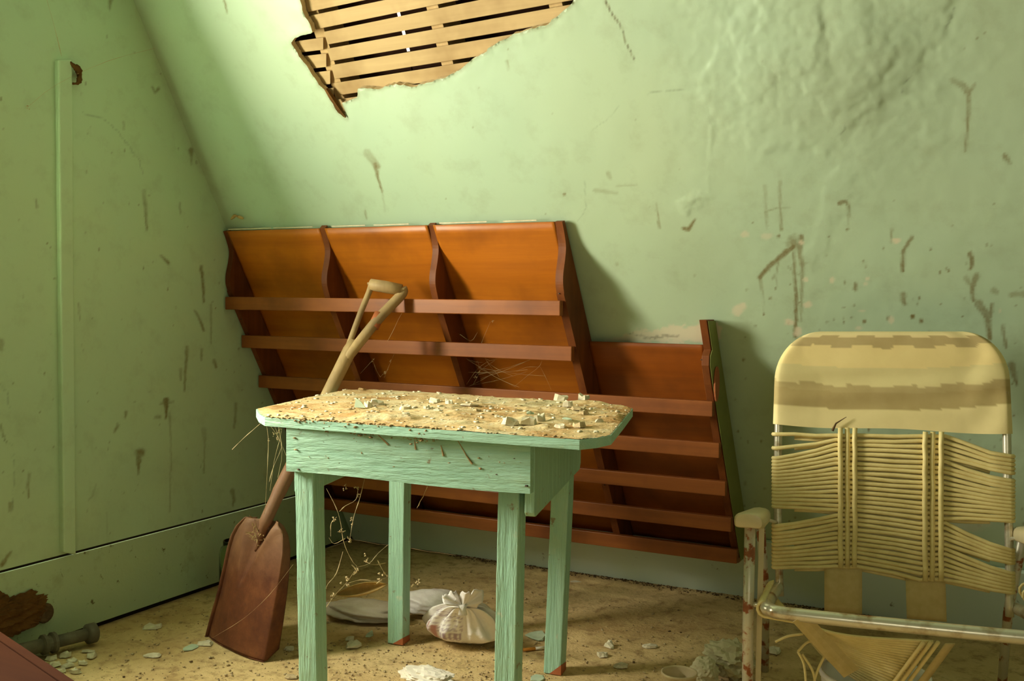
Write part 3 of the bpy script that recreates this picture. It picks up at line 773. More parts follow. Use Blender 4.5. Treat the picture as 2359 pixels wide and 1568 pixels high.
# ================================================================== THE TABLE
TZ = .665; TT = .018
TPX = [(590, 941), (596, 952), (610, 960), (1000, 988), (1335, 1012), (1375, 1008), (1408, 1001), (1436, 968), (1458, 940), (1440, 934), (1420, 932), (1100, 912), (900, 898), (860, 896), (800, 897), (760, 904), (700, 916)]
top = [fl(x, y, TZ) for x, y in TPX]
table = empty('table', (1.08, -1.1, 0), 'small mint green painted wooden table with dirt and plaster on its top', 'table')
m = MB(); m.prism([p-Vector((0, 0, .001)) for p in top], (0, 0, -TT)); m.build('tabletop', 'green_paint_h', table, bevel=.003)
# dirt layer on the top, a thin uneven crust
tp = np.array([(p.x, p.y) for p in top]); c0 = tp.mean(0)
gx_ = np.arange(tp[:, 0].min(), tp[:, 0].max()+.004, .004); gy_ = np.arange(tp[:, 1].min(), tp[:, 1].max()+.004, .004)
X, Y = np.meshgrid(gx_, gy_, indexing='ij')
dd, _ = seg_dist(X, Y, [tuple(q) for q in tp]+[tuple(tp[0])])
ins = in_poly(X, Y, [tuple(q) for q in tp])
hgt = np.maximum(0, fbm(X*12, Y*12, 33, 4)-.42)*.020+np.maximum(0, fbm(X*60, Y*60, 35, 3)-.55)*.006+.0008
hgt *= .35+.65*np.clip((X-.75)/.25, 0, 1)
hgt *= np.clip(dd/.012, 0.15, 1)
ids = np.arange(X.size).reshape(X.shape)
kp = ins[:-1, :-1] & ins[1:, 1:] & ins[1:, :-1] & ins[:-1, 1:]
F = np.stack([ids[:-1, :-1], ids[1:, :-1], ids[1:, 1:], ids[:-1, 1:]], -1)[kp]
o = np_mesh('dirt_layer', np.stack([X-1.08, Y+1.1, TZ-.0005+hgt], -1).reshape(-1, 3), F, 'table_dirt'); o.parent = table; o['kind'] = 'stuff'; o['label'] = 'crust of brown dirt and crumbled plaster'
def hgt_at(x, y):
    i = int(np.clip(round((x-gx_[0])/.004), 0, len(gx_)-1)); j = int(np.clip(round((y-gy_[0])/.004), 0, len(gy_)-1)); return TZ-.0005+float(hgt[i, j])
# legs: top, bottom centre points
LEG = .044
FLt, FLb = Vector((.920, -1.402, .648)), Vector((.946, -1.414, 0))
FRt, FRb = Vector((1.369, -1.330, .646)), Vector((1.372, -1.352, 0))
BLt, BLb = Vector((.794, -.866, .648)), Vector((.788, -.862, 0))
BRt, BRb = Vector((1.262, -.846, .648)), Vector((1.243, -.853, 0))
def leg(a, b, name='leg'):
    m = MB(); ax = Vector((.985, .13, 0)).normalized(); ay = Vector((-.13, .985, 0)); n = 24; rows = []
    base = len(m.v)
    prof = [(-1, -1), (1, -1), (1, 1), (-1, 1)]
    P = []
    for i in range(n+1):
        t = i/n; c = a.lerp(b, t); j = LEG/2*(1+.03*(random.random()-.5)); P.append([c+ax*x*j+ay*y*j for x, y in prof])
    for i in range(n):
        for k in range(4):
            pass
    for row in P: m.v += [tuple(p) for p in row]
    for i in range(n):
        for k in range(4):
            k2 = (k+1) % 4; m.f.append((i*4+k, i*4+k2, (i+1)*4+k2, (i+1)*4+k))
    m.f.append((3, 2, 1, 0)); m.f.append(tuple(n*4+k for k in range(4)))
    return m.build(name, 'green_paint_v', table, bevel=.002)
legs = [leg(FLt, FLb), leg(FRt, FRb), leg(BLt, BLb), leg(BRt, BRb)]
for c, ob, hh in ((BLb, legs[2], .020), (BRb, legs[3], .026)):
    axx = Vector((.985, .13, 0)).normalized(); ayy = Vector((-.13, .985, 0)).normalized(); m = MB()
    b0 = c+axx*.0006-ayy*.0006; pr = [b0+axx*-.006-ayy*.0226, b0+axx*.0226-ayy*.0226, b0+axx*.0226+ayy*.020, b0+axx*-.006+ayy*.020]
    tp_ = [p+Vector((0, 0, z_)) for p, z_ in zip(pr, (.002, hh, hh*.8, .004))]
    m.quadbox([p+Vector((0, 0, .0005)) for p in pr]+tp_); q = m.build('bare_foot', 'red_paint', ob); q['label'] = 'bare orange wood at the foot'
zt = TZ-TT-.002
def apron(a, b, z0, t=.019, wave=0.0):
    a = Vector(a); b = Vector(b); n = 12; d = (b-a); nrm = Vector((-d.y, d.x, 0)).normalized()*t
    m = MB(); up_ = [a+d*(i/n) for i in range(n+1)]
    poly = [Vector((p.x, p.y, zt)) for p in up_]+[Vector((p.x, p.y, z0+wave*math.sin(i/n*5.2+.8))) for i, p in reversed(list(enumerate(up_)))]
    m.prism(poly, nrm); return m
AR = at(1221, 1138, 1.90)
apron((.897, -1.446, 0), (AR.x, AR.y, 0), .552, wave=.003).build('apron', 'green_paint_h', table, bevel=.002)
m = MB(); # side aprons with a rounded front lower corner
def side_apron(a, b, z0, t):
    a = Vector(a); b = Vector(b); d = (b-a); L = d.length; d.normalize(); nrm = Vector((-d.y, d.x, 0))*t
    pr = [(0, zt), (L, zt), (L, z0+.018), (L-.015, z0+.004), (.02, z0), (.008, z0+.002), (0, z0+.010)]
    m = MB(); m.prism([Vector((a.x+d.x*s, a.y+d.y*s, z)) for s, z in pr], nrm); return m
side_apron((AR.x-.001, AR.y+.021, 0), (1.295, -.828, 0), .500, .019).build('apron', 'green_paint_v', table, bevel=.0015)
side_apron((.9185, -1.424, 0), (.770, -.836, 0), .500, -.0 or .016).build('apron', 'green_paint_v', table, bevel=.0015)
apron((1.27, -.822, 0), (.792, -.838, 0), .55, .018).build('apron', 'green_paint_h', table, bevel=.0015)
m = MB()
for x, y in [(688, 1082), (777, 1078), (1213, 1120), (1186, 1056), (1145, 1093)]:
    p = at(x, y, 2.1-.2*(x-663)/557)
    m.lathe([(0, 0), (.004, 0), (.003, .003), (0, .003)], p, 6)
m.build('nail_heads', 'nail_metal', table)['kind'] = 'stuff'

# ================================================================== THE SHOVEL
TIP = Vector((.452, -1.125, 0)); GRIP = Vector((.628, -.712, .955)); NECK = at(608, 1203, 2.60)
shovel = empty('shovel', tuple(TIP), 'rusty square-bladed shovel with wooden D-handle leaning against the book rack', 'shovel')
ax = (GRIP-NECK).normalized(); wv = Vector((.957, -.29, 0)); bw = wv.copy(); wv = (wv-ax*wv.dot(ax)).normalized()
bu = (NECK-TIP); bu = (bu-bw*bu.dot(bw)).normalized(); nf = bw.cross(bu).normalized()
if nf.dot(FWD) > 0: nf = -nf                                  # nf points out of the blade's rounded back, towards the room
pd = nf.dot(TIP)
def bl_(px, py, o=0.0): return hit(px, py, nf, pd+o)
BT = [0, .2, .4, .6, .75, .85, .93, 1.0]
BLx, BLy = [470, 484, 500, 513, 522, 531, 543, 563], [1470, 1418, 1362, 1305, 1262, 1232, 1210, 1190]
BFx, BFy = [597, 608, 620, 632, 640, 643, 641, 632], [1531, 1468, 1400, 1330, 1280, 1245, 1222, 1203]
BRx, BRy = [642, 652, 661, 667, 668, 663, 654, 638], [1494, 1432, 1365, 1303, 1263, 1233, 1213, 1198]
nt, nw, ns = 56, 44, 12
P = []
for i in range(nt+1):
    t = i/nt; g = lambda a: float(np.interp(t, BT, a))
    Lp, Fp = (g(BLx), g(BLy)), (g(BFx), g(BFy)); ds = .062-.026*t
    row = []
    Lc, Fc = bl_(*Lp), bl_(*Fp); Rc = bl_(g(BRx), g(BRy), -ds)
    for j in range(ns):                                       # left side rolling away behind the face
        a = (ns-j)/ns; row.append(Lc-nf*ds*a**1.5+bw*.010*(1-(1-a)**2)-bw*.004*a)
    for j in range(nw+1):
        q = j/nw; x, y = Lp[0]+(Fp[0]-Lp[0])*q, Lp[1]+(Fp[1]-Lp[1])*q
        cy = min(1, max(0, (1352-y)/152)); cx_ = 553+52*cy; hw = 2+23*cy
        u = (x-cx_)/max(hw, 1)
        rec = -.030*cy**.8*math.exp(-(abs(u)**3.2)) if y < 1358 else 0
        lip = .007*cy*math.exp(-((u-1.45)/.5)**2)+.005*cy*math.exp(-((u+1.45)/.5)**2)
        dome = -.016*(abs(2*q-1)**3.0)
        row.append(bl_(x, y)+nf*(rec+lip+dome+.004))
    last = row[-1]
    for j in range(1, ns+1):
        a = j/ns; c = Fc.lerp(Rc, .5)+(nf*.010+bw*.012)
        row.append(last*(1-a)**2+c*2*a*(1-a)+Rc*a*a)
    P.append(row)
for p in P[0]: p.z = max(p.z, .0015)
m = MB(); m.grid(P)
m.build('blade', 'rusty_steel', shovel, smooth=True, thick=.0028)
HL = (GRIP-NECK).length
def hx(t): return NECK+ax*(HL*t)
m = MB(); cen = [bl_(578, 1268)-nf*.016, bl_(592, 1235)-nf*.012, hx(0)-nf*.004, hx(.12), hx(.30), hx(.34)]
m.tube(catmull(cen, 5), [.006]*5+[.012]*5+[.0165]*5+[.0185]*5+[.0190]*6, 14); m.build('socket', 'rusty_steel', shovel, smooth=True)
m = MB(); m.tube([hx(.32), hx(.5), hx(.66), hx(.70), hx(.74)], [.0172, .018, .019, .0195, .015], 14); m.build('shaft', 'handle_wood', shovel, smooth=True)
gl_, gr_ = hit(853, 655, (0, 1, 0), -.735), hit(925, 668, (0, 1, 0), -.700)
yk = hx(.695)
mL = MB(); mL.tube(catmull([yk-ax*.03-wv*.006, yk-wv*.012, gl_*.55+yk*.45-wv*.004, gl_+Vector((0, 0, -.012)), gl_+Vector((0, 0, .006))], 6), [.008]*6+[.0085]*6+[.0085]*6+[.009]*7, 10)
mL.build('fork_arm', 'handle_wood', shovel, smooth=True)
mR = MB(); mR.tube(catmull([yk-ax*.02+wv*.004, yk+wv*.012, gr_*.55+yk*.45+wv*.006, gr_+Vector((0, 0, -.012)), gr_+Vector((0, 0, .008))], 6), [.014]*6+[.0145]*6+[.0145]*6+[.0145]*6+[.011], 12)
mR.build('fork_arm', 'handle_wood', shovel, smooth=True)
m = MB(); m.tube([gl_-(gr_-gl_)*.03, gl_, gl_.lerp(gr_, .5)+Vector((0, 0, .001)), gr_], [.012, .0165, .0175, .0165], 14); m.build('grip', 'handle_wood', shovel, smooth=True)
m = MB(); q = yk.lerp(gr_, .50); m.tube([q-ax*.022+wv*.004, q+ax*.022+wv*.004], [.0156, .0156], 12); r_ = m.build('paint_mark', 'red_paint', shovel, smooth=True); r_['label'] = 'faded red paint on the fork'
# dry clump of dust caught in the socket
m = MB()
for i in range(40):
    p = bl_(random.gauss(592, 8), random.gauss(1228, 14))+nf*random.uniform(-.012, .010)
    m.tube([p, p+Vector((random.gauss(0, .007), random.gauss(0, .007), random.gauss(0, .009)))], [.002, .0008], 4)
tag(m.build('dust_clump', 'dust_clump'), 'dry fluffy dust clump caught in the shovel socket', 'dust clump')

# ================================================================== THE LAWN CHAIR
CB = Vector((2.005, -.74, 0)); ca = math.radians(10)
ce = Vector((math.cos(ca), math.sin(ca), 0)); cf = Vector((math.sin(ca), -math.cos(ca), 0))
def cp(a, b, z): return CB+ce*a+cf*b+Vector((0, 0, z))
chair = empty('lawn_chair', tuple(cp(0, .2, 0)), 'folding tubular lawn chair with frayed yellow vinyl cords and striped headrest', 'chair')
bn = (cf*math.cos(.11)+Vector((0, 0, 1))*math.sin(.11)).normalized()          # back plane normal, towards the sitter
bd = bn.dot(cp(0, 0, .25))
def bk(px, py, off=0.0): return hit(px, py, bn, bd+off)
TUBE = [(1797, 1372), (1793, 1250), (1792, 1100), (1794, 960), (1799, 880), (1818, 832), (1849, 797), (1900, 780), (2050, 777), (2200, 781), (2258, 803), (2292, 836), (2311, 880), (2318, 960), (2321, 1100), (2325, 1260), (2326, 1420)]
m = MB(); m.tube(catmull([bk(*q) for q in TUBE], 6), .0088, 12); m.build('back_frame', 'bright_tube', chair, smooth=True)
# headrest sleeve
ey = [763+117*(1-math.cos(a)) for a in np.linspace(0, math.pi/2, 16)]
out_l = [(y, 1894-110*math.sqrt(max(0, 1-((880-y)/117)**2))) for y in ey]+[(1000, 1780)]
out_r = [(y, 2214+113*math.sqrt(max(0, 1-((880-y)/117)**2))) for y in ey]+[(1000, 2333)]
def sag(u): return 1-(2*u-1)**2
rows, cols = 60, 90
V_, C_ = [], []
for side in (1, -1):
    for i in range(rows+1):
        for j in range(cols+1):
            u = j/cols; yb = 976+24*u*.9+10*math.sin(u*9)*.3+3*sag(u); y = 763.2+(yb-763.2)*(i/rows)**1.25
            xl = np.interp(y, *zip(*out_l)); xr = np.interp(y, *zip(*out_r)); x = xl+(xr-xl)*u
            e = min(u, 1-u, (i/rows)**1.25*.42)
            th = .0125*math.sqrt(max(0, 1-(1-e/.022)**2)) if e < .022 else .0125-.006*min(1, max(0, e-.045)/.15)
            wr = .0022*math.sin(26*u+.04*y)*math.exp(-((u-.92)/.12)**2)+.002*math.sin(.09*y+5*u)*math.exp(-((y-900)/50)**2)
            if side < 0: th = -th*.9
            V_.append(tuple(bk(x, y, th+wr-.0015*sag(u))))
            ys_ = y-16*sag(u)*min(1, max(0, (y-800)/60)); blk = 3.0*(1 if math.sin(u*31) > 0 else -1)
            lt = (.84, .69, .37); br2 = (.45, .34, .16); ol = (.73, .63, .32); 
            if ys_ < 775+blk*.7: c = lt
            elif ys_ < 793+blk+6*sag(u): c = br2
            elif ys_ < 836: c = (.88, .70, .33)
            elif ys_ < 874+blk: c = ol
            elif ys_ < 929: c = (.39, .29, .12) if ys_ > 890 else (.43, .33, .15)
            else: c = (.82, .69, .36)
            C_.append(c)
n1 = (rows+1)*(cols+1); Fq = []
for s0 in (0, n1):
    for i in range(rows):
        for j in range(cols):
            a = s0+i*(cols+1)+j; q = (a, a+1, a+cols+2, a+cols+1); Fq.append(q if s0 == 0 else q[::-1])
Vn = np.array(V_)-np.array(chair['_org'])
o = np_mesh('headrest', Vn, np.array(Fq), 'striped_cloth', np.array(C_), attr='stripe'); o.parent = chair; o['label'] = 'tan and brown striped cloth headrest'
# the dark fold where the cloth has torn at its lower edge
m = MB(); m.tube([bk(1918, 992, .012), bk(1926, 975, .014), bk(1950, 960, .013)], [.0035, .002, .0006], 5); m.build('cloth_tear', 'dark_crumb', chair)
# cords across the back
NR = 29
for i in range(NR):
    yl = np.interp(i, [0, 1, 2, 16, 17, 28], [1000, 1032, 1055, 1166, 1210, 1306])
    y1_ = 1003+i*10.75; y2_ = 1005+i*11.75
    yr = np.interp(i, [0, 4, 5, 16, 17, 21, 22, 28], [1050, 1088, 1106, 1198, 1265, 1294, 1318, 1362])
    if i < 2: yl_b = yl+8
    m = MB()
    for lay, oy in ((.0062, 0.0), (-.0062, 5.4)):
        path = []
        Lc = bk(1794, yl+oy); Rc = bk(2320, yr+oy)
        if lay > 0:
            for a in np.linspace(-1.5, 1.2, 7):        # round the left tube
                path.append(Lc-ce*math.cos(a)*.0125+bn*math.sin(a)*.0125)
        sgn = 1 if lay > 0 else -1
        for x, y in ((1830, yl*.8+y1_*.2), (1880, yl*.42+y1_*.58), (1925, y1_), (1950, y1_+.3), (1975, y1_+.5), (2060, (y1_+y2_)/2+1), (2118, y2_-.5), (2147, y2_), (2178, y2_+.8), (2225, y2_*.62+yr*.38), (2280, y2_*.2+yr*.8)):
            path.append(bk(x, y+oy+random.uniform(-1.6, 1.6), lay*(.9 if x in (1950, 2147) else 1)))
        if lay > 0:
            for a in np.linspace(1.2, -1.5, 7):
                path.append(Rc+ce*math.cos(a)*.0125+bn*math.sin(a)*.0125)
        m.tube(path, .0048, 6)
    m.build('cord', 'vinyl_cord', chair, smooth=True)
m = MB(); m.tube([bk(1926, 1010, -.004), bk(1880, 1014, -.004), bk(1830, 1010, -.004)], .003, 6); m.build('cord', 'vinyl_cord', chair, smooth=True)
# the two upright straps and the wide webbing tails below them
for xs_, y0_, y1_ in (((1936, 1952, 1969), 985, 1306), ((2131, 2148, 2168), 994, 1338)):
    for j, x in enumerate(xs_):
        m = MB(); m.tube([bk(x+random.uniform(-1, 1), y0_+(y1_-y0_)*t, .0130 if j != 1 else .0085) for t in np.linspace(0, 1, 12)], .0058, 6)
        m.build('upright_strap', 'vinyl_cord', chair, smooth=True)
def tail(q, name):
    m = MB(); P = []
    for i in range(9):
        t = i/8; P.append([bk(q[0][0]+(q[1][0]-q[0][0])*s+(q[3][0]-q[0][0])*t, (q[0][1]*(1-s)+q[1][1]*s)*(1-t)+(q[3][1]*(1-s)+q[2][1]*s)*t, .004+.003*math.sin(t*3+s*2)) for s in np.linspace(0, 1, 7)])
    m.grid(P); return m.build(name, 'webbing', chair, smooth=True, thick=.0015)
tail([(1899, 1303), (1986, 1306), (1986, 1414), (1899, 1408)], 'webbing_tail'); tail([(2086, 1332), (2178, 1336), (2181, 1432), (2089, 1424)], 'webbing_tail')
# seat frame: U-shaped tube, front bar nearest the camera
fLc = at(1762, 1408, 1.90); aL = ce.dot(fLc-CB); bF = cf.dot(fLc-CB); zF = fLc.z
def sf(a, b, z): return cp(a, b, z)
aR = .262; aL = min(aL, -.236)
path = [sf(aL+.006, -.02, .262), sf(aL+.004, .10, .285), sf(aL, bF-.06, zF-.006), sf(aL+.012, bF-.012, zF), sf(aL+.05, bF, zF), sf(0, bF+.003, zF), sf(aR-.05, bF, zF), sf(aR-.012, bF-.012, zF), sf(aR, bF-.06, zF-.006), sf(aR-.004, .10, .285), sf(aR-.006, -.02, .262)]
m = MB(); m.tube(catmull(path, 7), .0125, 14); m.build('seat_frame', 'bright_tube', chair, smooth=True)
# legs, braces and armrests
for sgn, aA in ((-1, -.287), (1, .268)):
    zA = at(1735, 1190, 2.05).z; zR = at(1762, 1178, 2.40).z
    m = MB(); m.tube([cp(aA, .262, zA-.012), cp(aA, .266, .25), cp(aA-.004*sgn, .275, .0)], .0112, 12); m.build('leg', 'worn_tube', chair, smooth=True)
    m = MB(); m.tube([cp(aA, -.05, zR-.005), cp(aA-.01*sgn, -.14, .22), cp(aA-.01*sgn, -.20, .0)], .0105, 12); m.build('leg', 'worn_tube', chair, smooth=True)
    m = MB(); m.beam(cp(aA-.0215*sgn, .235, zA-.01), cp(aA-.0215*sgn, .262, .0), .011, .005, cf); m.build('brace', 'cream_plastic', chair, bevel=.001)
    m = MB(); m.tube([cp(aA, .02, zR+.01), cp(aA-.03*sgn, .0, zR), cp(sgn*.240, -.02, zR-.01)], .004, 8); m.build('arm_bracket', 'bright_tube', chair, smooth=True)
    m = MB(); m.tube([cp(aA-.01*sgn, .268, .30), cp(sgn*.245, .268, .303)], .006, 8); m.build('pivot_bolt', 'bright_tube', chair, smooth=True)
    # armrest: rounded moulding, wider at the front
    m = MB(); P = []
    for i in range(13):
        t = i/12; b = .305-.375*t; hw = (.0315-.007*t)*(1 if i not in (0, 12) else .82); hh = .0165*(1 if i not in (0, 12) else .8); zc_ = zA+(zR-zA)*t
        ring = []
        for kk in range(20):
            an = 2*math.pi*kk/20; cx_, sx_ = math.cos(an), math.sin(an)
            x = math.copysign(abs(cx_)**.55, cx_)*hw; z = math.copysign(abs(sx_)**.6, sx_)*hh
            ring.append(cp(aA+x, b, zc_+z-.004*(x/hw)**2))
        P.append(ring+[ring[0]])
    m.grid(P); m.f.append(tuple(range(19, -1, -1))); m.f.append(tuple(12*21+k_ for k_ in range(20)))
    m.build('armrest', 'cream_plastic', chair, smooth=True, bevel=.002)
# seat cords: still tied to the left tube, hanging loose from the broken right side to the centre strap
for i in range(22):
    t = i/21
    Ls = sf(aL, bF-.03-.33*t, zF-.004-.05*t)
    St = at(2150-100*t, 1478+135*t, 1.83+.10*t)
    m = MB()
    Mi = Ls.lerp(St, .5)+Vector((0, 0, -.020-.02*t)); Q = Ls.lerp(St, .22)+Vector((0, 0, -.014-.012*t))
    wrapL = [Ls-ce*math.cos(a)*.0155+Vector((0, 0, 1))*math.sin(a)*.0155 for a in np.linspace(1.5, -1.3, 6)]
    m.tube(wrapL+catmull([Q, Mi, St], 5), .0031, 6); m.build('seat_cord', 'vinyl_cord', chair, smooth=True)
for i in range(9):                                     # a few cords still wound on the right tube and front bar
    t = i/8; b = bF-.06-.30*t
    m = MB(); m.tube([sf(aR, b, zF-.01)+ce*math.cos(a)*.0155+Vector((0, 0, 1))*math.sin(a)*.0155 for a in np.linspace(0, 6.28, 12)], .003, 6); m.build('seat_cord', 'vinyl_cord', chair, smooth=True)
for k_ in range(3):
    m = MB(); m.tube([at(2128+k_*17-100*t, 1478+135*t, 1.822+.10*t) for t in np.linspace(0, 1, 8)], .0036, 6); m.build('seat_strap', 'vinyl_cord', chair, smooth=True)
m = MB(); m.grid([[at(2178+a_*22-95*t, 1482+130*t, 1.832+.10*t) for a_ in (0, .5, 1)] for t in np.linspace(0, 1, 7)]); m.build('seat_strap', 'webbing', chair, smooth=True, thick=.002)
m = MB(); P = []
for i in range(10):
    t = i/9; P.append([at(1826+118*t+a_*34, 1432+128*t-a_*20, 1.875+.05*t-.004*math.sin(3*a_)) for a_ in (0, .33, .66, 1)])
m.grid(P); q = m.build('seat_strap', 'webbing', chair, thick=.0015)
for pts in ([(1838, 1500), (1862, 1478), (1905, 1470)], [(1838, 1500), (1852, 1530), (1858, 1590)], [(1848, 1506), (1872, 1545), (1880, 1590)], [(1905, 1500), (1885, 1540), (1872, 1580)], [(1786, 1478), (1815, 1465), (1850, 1460)]):
    m = MB(); m.tube(catmull([at(x, y, 1.93) for x, y in pts], 5), .0026, 6); m.build('loose_cord', 'vinyl_cord', chair, smooth=True)

# ================================================================== SMALLER THINGS
# white bucket under the chair
bc = cp(-.04, .235, 0); bucket = empty('bucket', tuple(bc), 'white plastic bucket under the lawn chair seat', 'bucket')
m = MB(); m.lathe([(0, 0), (.088, 0), (.091, .004), (.103, .165), (.107, .168), (.107, .178), (.101, .178), (.099, .165), (.086, .008), (0, .008)], bc, 32); m.build('body', 'white_plastic', bucket, smooth=True)
m = MB(); m.tube([bc+Vector((.109*math.cos(a), .109*math.sin(a), .150-.05*abs(math.sin(a)))) for a in np.linspace(.2, 2.9, 14)], .002, 6); m.build('handle', 'nail_metal', bucket, smooth=True)
# open cup
cc_ = fl(1565, 1552, .085); cc_.z = 0
m = MB(); m.lathe([(0, 0), (.030, 0), (.031, .003), (.0375, .083), (.0405, .085), (.0405, .090), (.0375, .091), (.0365, .086), (.0295, .006), (0, .006)], cc_, 32)
tag(m.build('cup', 'cup_plastic', smooth=True, origin=tuple(cc_)), 'open cream plastic cup standing on the floor left of the chair', 'cup')

def lumpy(name, mat, c, rx, ry, rz, seed, amp=.35, sub=4, label=None, cat=None, group=None, freq=3.0):
    bm = bmesh.new(); bmesh.ops.create_icosphere(bm, subdivisions=sub, radius=1)
    for v in bm.verts:
        p = v.co.copy(); q = np.array([p.x*freq+seed, p.y*freq, p.z*freq])
        n = float(fbm(np.array([q[0]+q[2]*1.7]), np.array([q[1]-q[2]*1.3]), seed, 4)[0]-.5)+.6*abs(float(fbm(np.array([q[0]*2]), np.array([q[1]*2+q[2]*2]), seed+3, 2)[0]-.5))
        v.co = p*(1+amp*2*n)
        v.co.x *= rx; v.co.y *= ry; v.co.z *= rz
    zm = min(v.co.z for v in bm.verts)
    for v in bm.verts: v.co.z -= zm
    me = bpy.data.meshes.new(name); bm.to_mesh(me); bm.free()
    me.materials.append(MATS[mat]); o = bpy.data.objects.new(name, me); COL.objects.link(o); o.location = c; o['_org'] = tuple(c)
    return tag(o, label, cat, group)
p = fl(1680, 1562); lumpy('paper_wad', 'paper_wad', (p.x, p.y, 0), .058, .045, .038, 5, .45, 4, 'large crumpled greenish paper wad beside the front chair leg', 'paper wad', freq=3.4)
p = fl(1622, 1578); lumpy('paper_wad', 'paper_wad', (p.x, p.y, 0), .030, .026, .030, 8, .30, 4, 'small crumpled paper wad between the cup and the bigger wad', 'paper wad', freq=2.2)
p = fl(985, 1572); lumpy('crumpled_paper', 'white_paper', (p.x, p.y, 0), .062, .034, .016, 11, .4, 4, 'bright white crumpled paper on the sunlit floor under the table', 'paper', freq=2.5)

# tied plastic bag
bagc = Vector((.935, -.765, 0)); bag = empty('plastic_bag', tuple(bagc), 'white printed plastic bag tied in a knot, between the table legs', 'bag')
def bag_body(c, R, zk, seed, knot):
    nt, na = 40, 140; V = []; C = []
    for i in range(nt+1):
        t = i/nt
        prof = (math.sin(min(1, t/.34)*math.pi/2)**.6 if t < .34 else 1-((t-.34)/.66)**1.25*.93)
        z = zk*(t**1.15)*(1 if t > .0 else 0)
        zz = zk*(.55*(1-math.cos(math.pi*min(1, t/.9)))/1.0*.5+.5*t)
        for j in range(na):
            a = 2*math.pi*j/na
            pl = 1+(.20*t)*math.sin(9*a+seed)+(.12*t)*math.sin(17*a+2*seed)+.06*math.sin(4*a+seed)+.05*math.sin(23*a)*t
            fac = (fbm(np.array([a*3.0]), np.array([t*4.0]), seed, 3)[0]-.5)*.30*(1-abs(2*t-1)**3)
            r = R*prof*(pl+fac)
            x = c.x+(knot.x-c.x)*t**2+r*math.cos(a); y = c.y+(knot.y-c.y)*t**2+r*.72*math.sin(a)
            V.append((x, y, max(.001, zz+.010*math.sin(9*a+seed)*t*(1-t))))
            # printed block on the front: rows of short dark strokes and a red slogan
            f = math.cos(a+1.75); pr = rd = 0
            if .14 < t < .72 and -.98 < a-4.5 < .55:
                u = (a-3.5)*14; rowv = math.sin(t*95)
                if rowv > .25 and math.sin(u*7+12*math.sin(t*40)) > -.3: pr = .55
                if .18 < t < .45 and -.75 < a-4.5 < -.15 and math.sin(u*3.2) > 0: rd = .75; pr *= .4
                if .24 < t < .36 and -.1 < a-4.5 < .5 and math.sin(u*4) > -.2: pr = .8
            C.append((pr, rd, 0))
    V = np.array(V)-np.array(bag['_org']); F = []
    for i in range(nt):
        for j in range(na):
            j2 = (j+1) % na; F.append((i*na+j, i*na+j2, (i+1)*na+j2, (i+1)*na+j))
    return V, np.array(F), np.array(C)
knot = at(1066, 1404, 2.545)
V, F, C = bag_body(bagc, .112, knot.z, 3, knot)
o = np_mesh('body', V, F, 'bag_plastic', C, attr='print'); o.parent = bag
m = MB(); m.tube([knot-Vector((0, 0, .012)), knot, knot+Vector((0, 0, .014))], [.012, .0085, .012], 12); m.build('knot', 'bag_plastic', bag, smooth=True)
def ear(base, tips, name, seed):
    m = MB(); n = 22; P = []
    for i in range(9):
        t = i/8; row = []
        for j in range(n+1):
            s = j/n; k_ = s*(len(tips)-1); a = int(min(k_, len(tips)-2)); tip = tips[a].lerp(tips[a+1], k_-a)
            p = base.lerp(tip, t**.8)
            p = p+(-FWD)*(.013*math.sin(s*19+seed)*t+.010*math.sin(s*6+seed)*t)+Vector((0, 0, .004*math.sin(s*31+seed)*t))
            row.append(p)
        P.append(row)
    m.grid(P); return m.build(name, 'bag_plastic', bag, smooth=True, thick=.0012)
kt = knot+Vector((0, 0, .008))
ear(kt, [at(1030, 1392, 2.54), at(1018, 1378, 2.53), at(1020, 1369, 2.53), at(1030, 1372, 2.53), at(1040, 1362, 2.53), at(1050, 1366, 2.54), at(1048, 1380, 2.55)], 'ear', 1)
ear(kt, [at(1054, 1378, 2.54), at(1064, 1366, 2.52), at(1078, 1360, 2.51), at(1083, 1374, 2.50), at(1092, 1356, 2.52), at(1108, 1353, 2.54), at(1115, 1366, 2.55), at(1112, 1384, 2.55), at(1098, 1402, 2.54)], 'ear', 4)
# second, flattened sack behind it
def sack(name, c, rx, ry, rz, seed, label, mat='dusty_sack', rot=0):
    o = lumpy(name, mat, c, rx, ry, rz, seed, .28, 4, label, 'bag', freq=1.8); o.rotation_euler.z = rot
    for pz in o.data.polygons: pz.use_smooth = True
    return o
p = fl(968, 1440); sack('plastic_sack', (p.x-.02, p.y+.09, 0), .085, .055, .034, 21, 'slack white plastic sack lying behind the tied bag', 'bag_plastic', .4)
p = fl(835, 1428); sack('dusty_sack', (p.x, p.y+.01, 0), .12, .06, .024, 27, 'flat dusty grey-brown sack on the floor behind the table leg', 'dusty_sack', .3)
# dried curled husk lying on the dusty sack
m = MB(); P = []
hc = at(828, 1350, 2.70)
for i in range(13):
    t = i/12; r = .021*math.sin(math.pi*min(.98, max(.03, t)))**.7
    c = at(775+115*t, 1368-22*t, 2.70-.02*t); P.append([c+Vector((0, 0, 1))*r*math.sin(a)*.8+FWD*r*math.cos(a) for a in np.linspace(-2.6, 1.6, 10)])
m.grid(P); tag(m.build('dried_husk', 'dried_leaf', smooth=True, thick=.0015), 'dried curled brown husk resting on the dusty sack', 'husk')

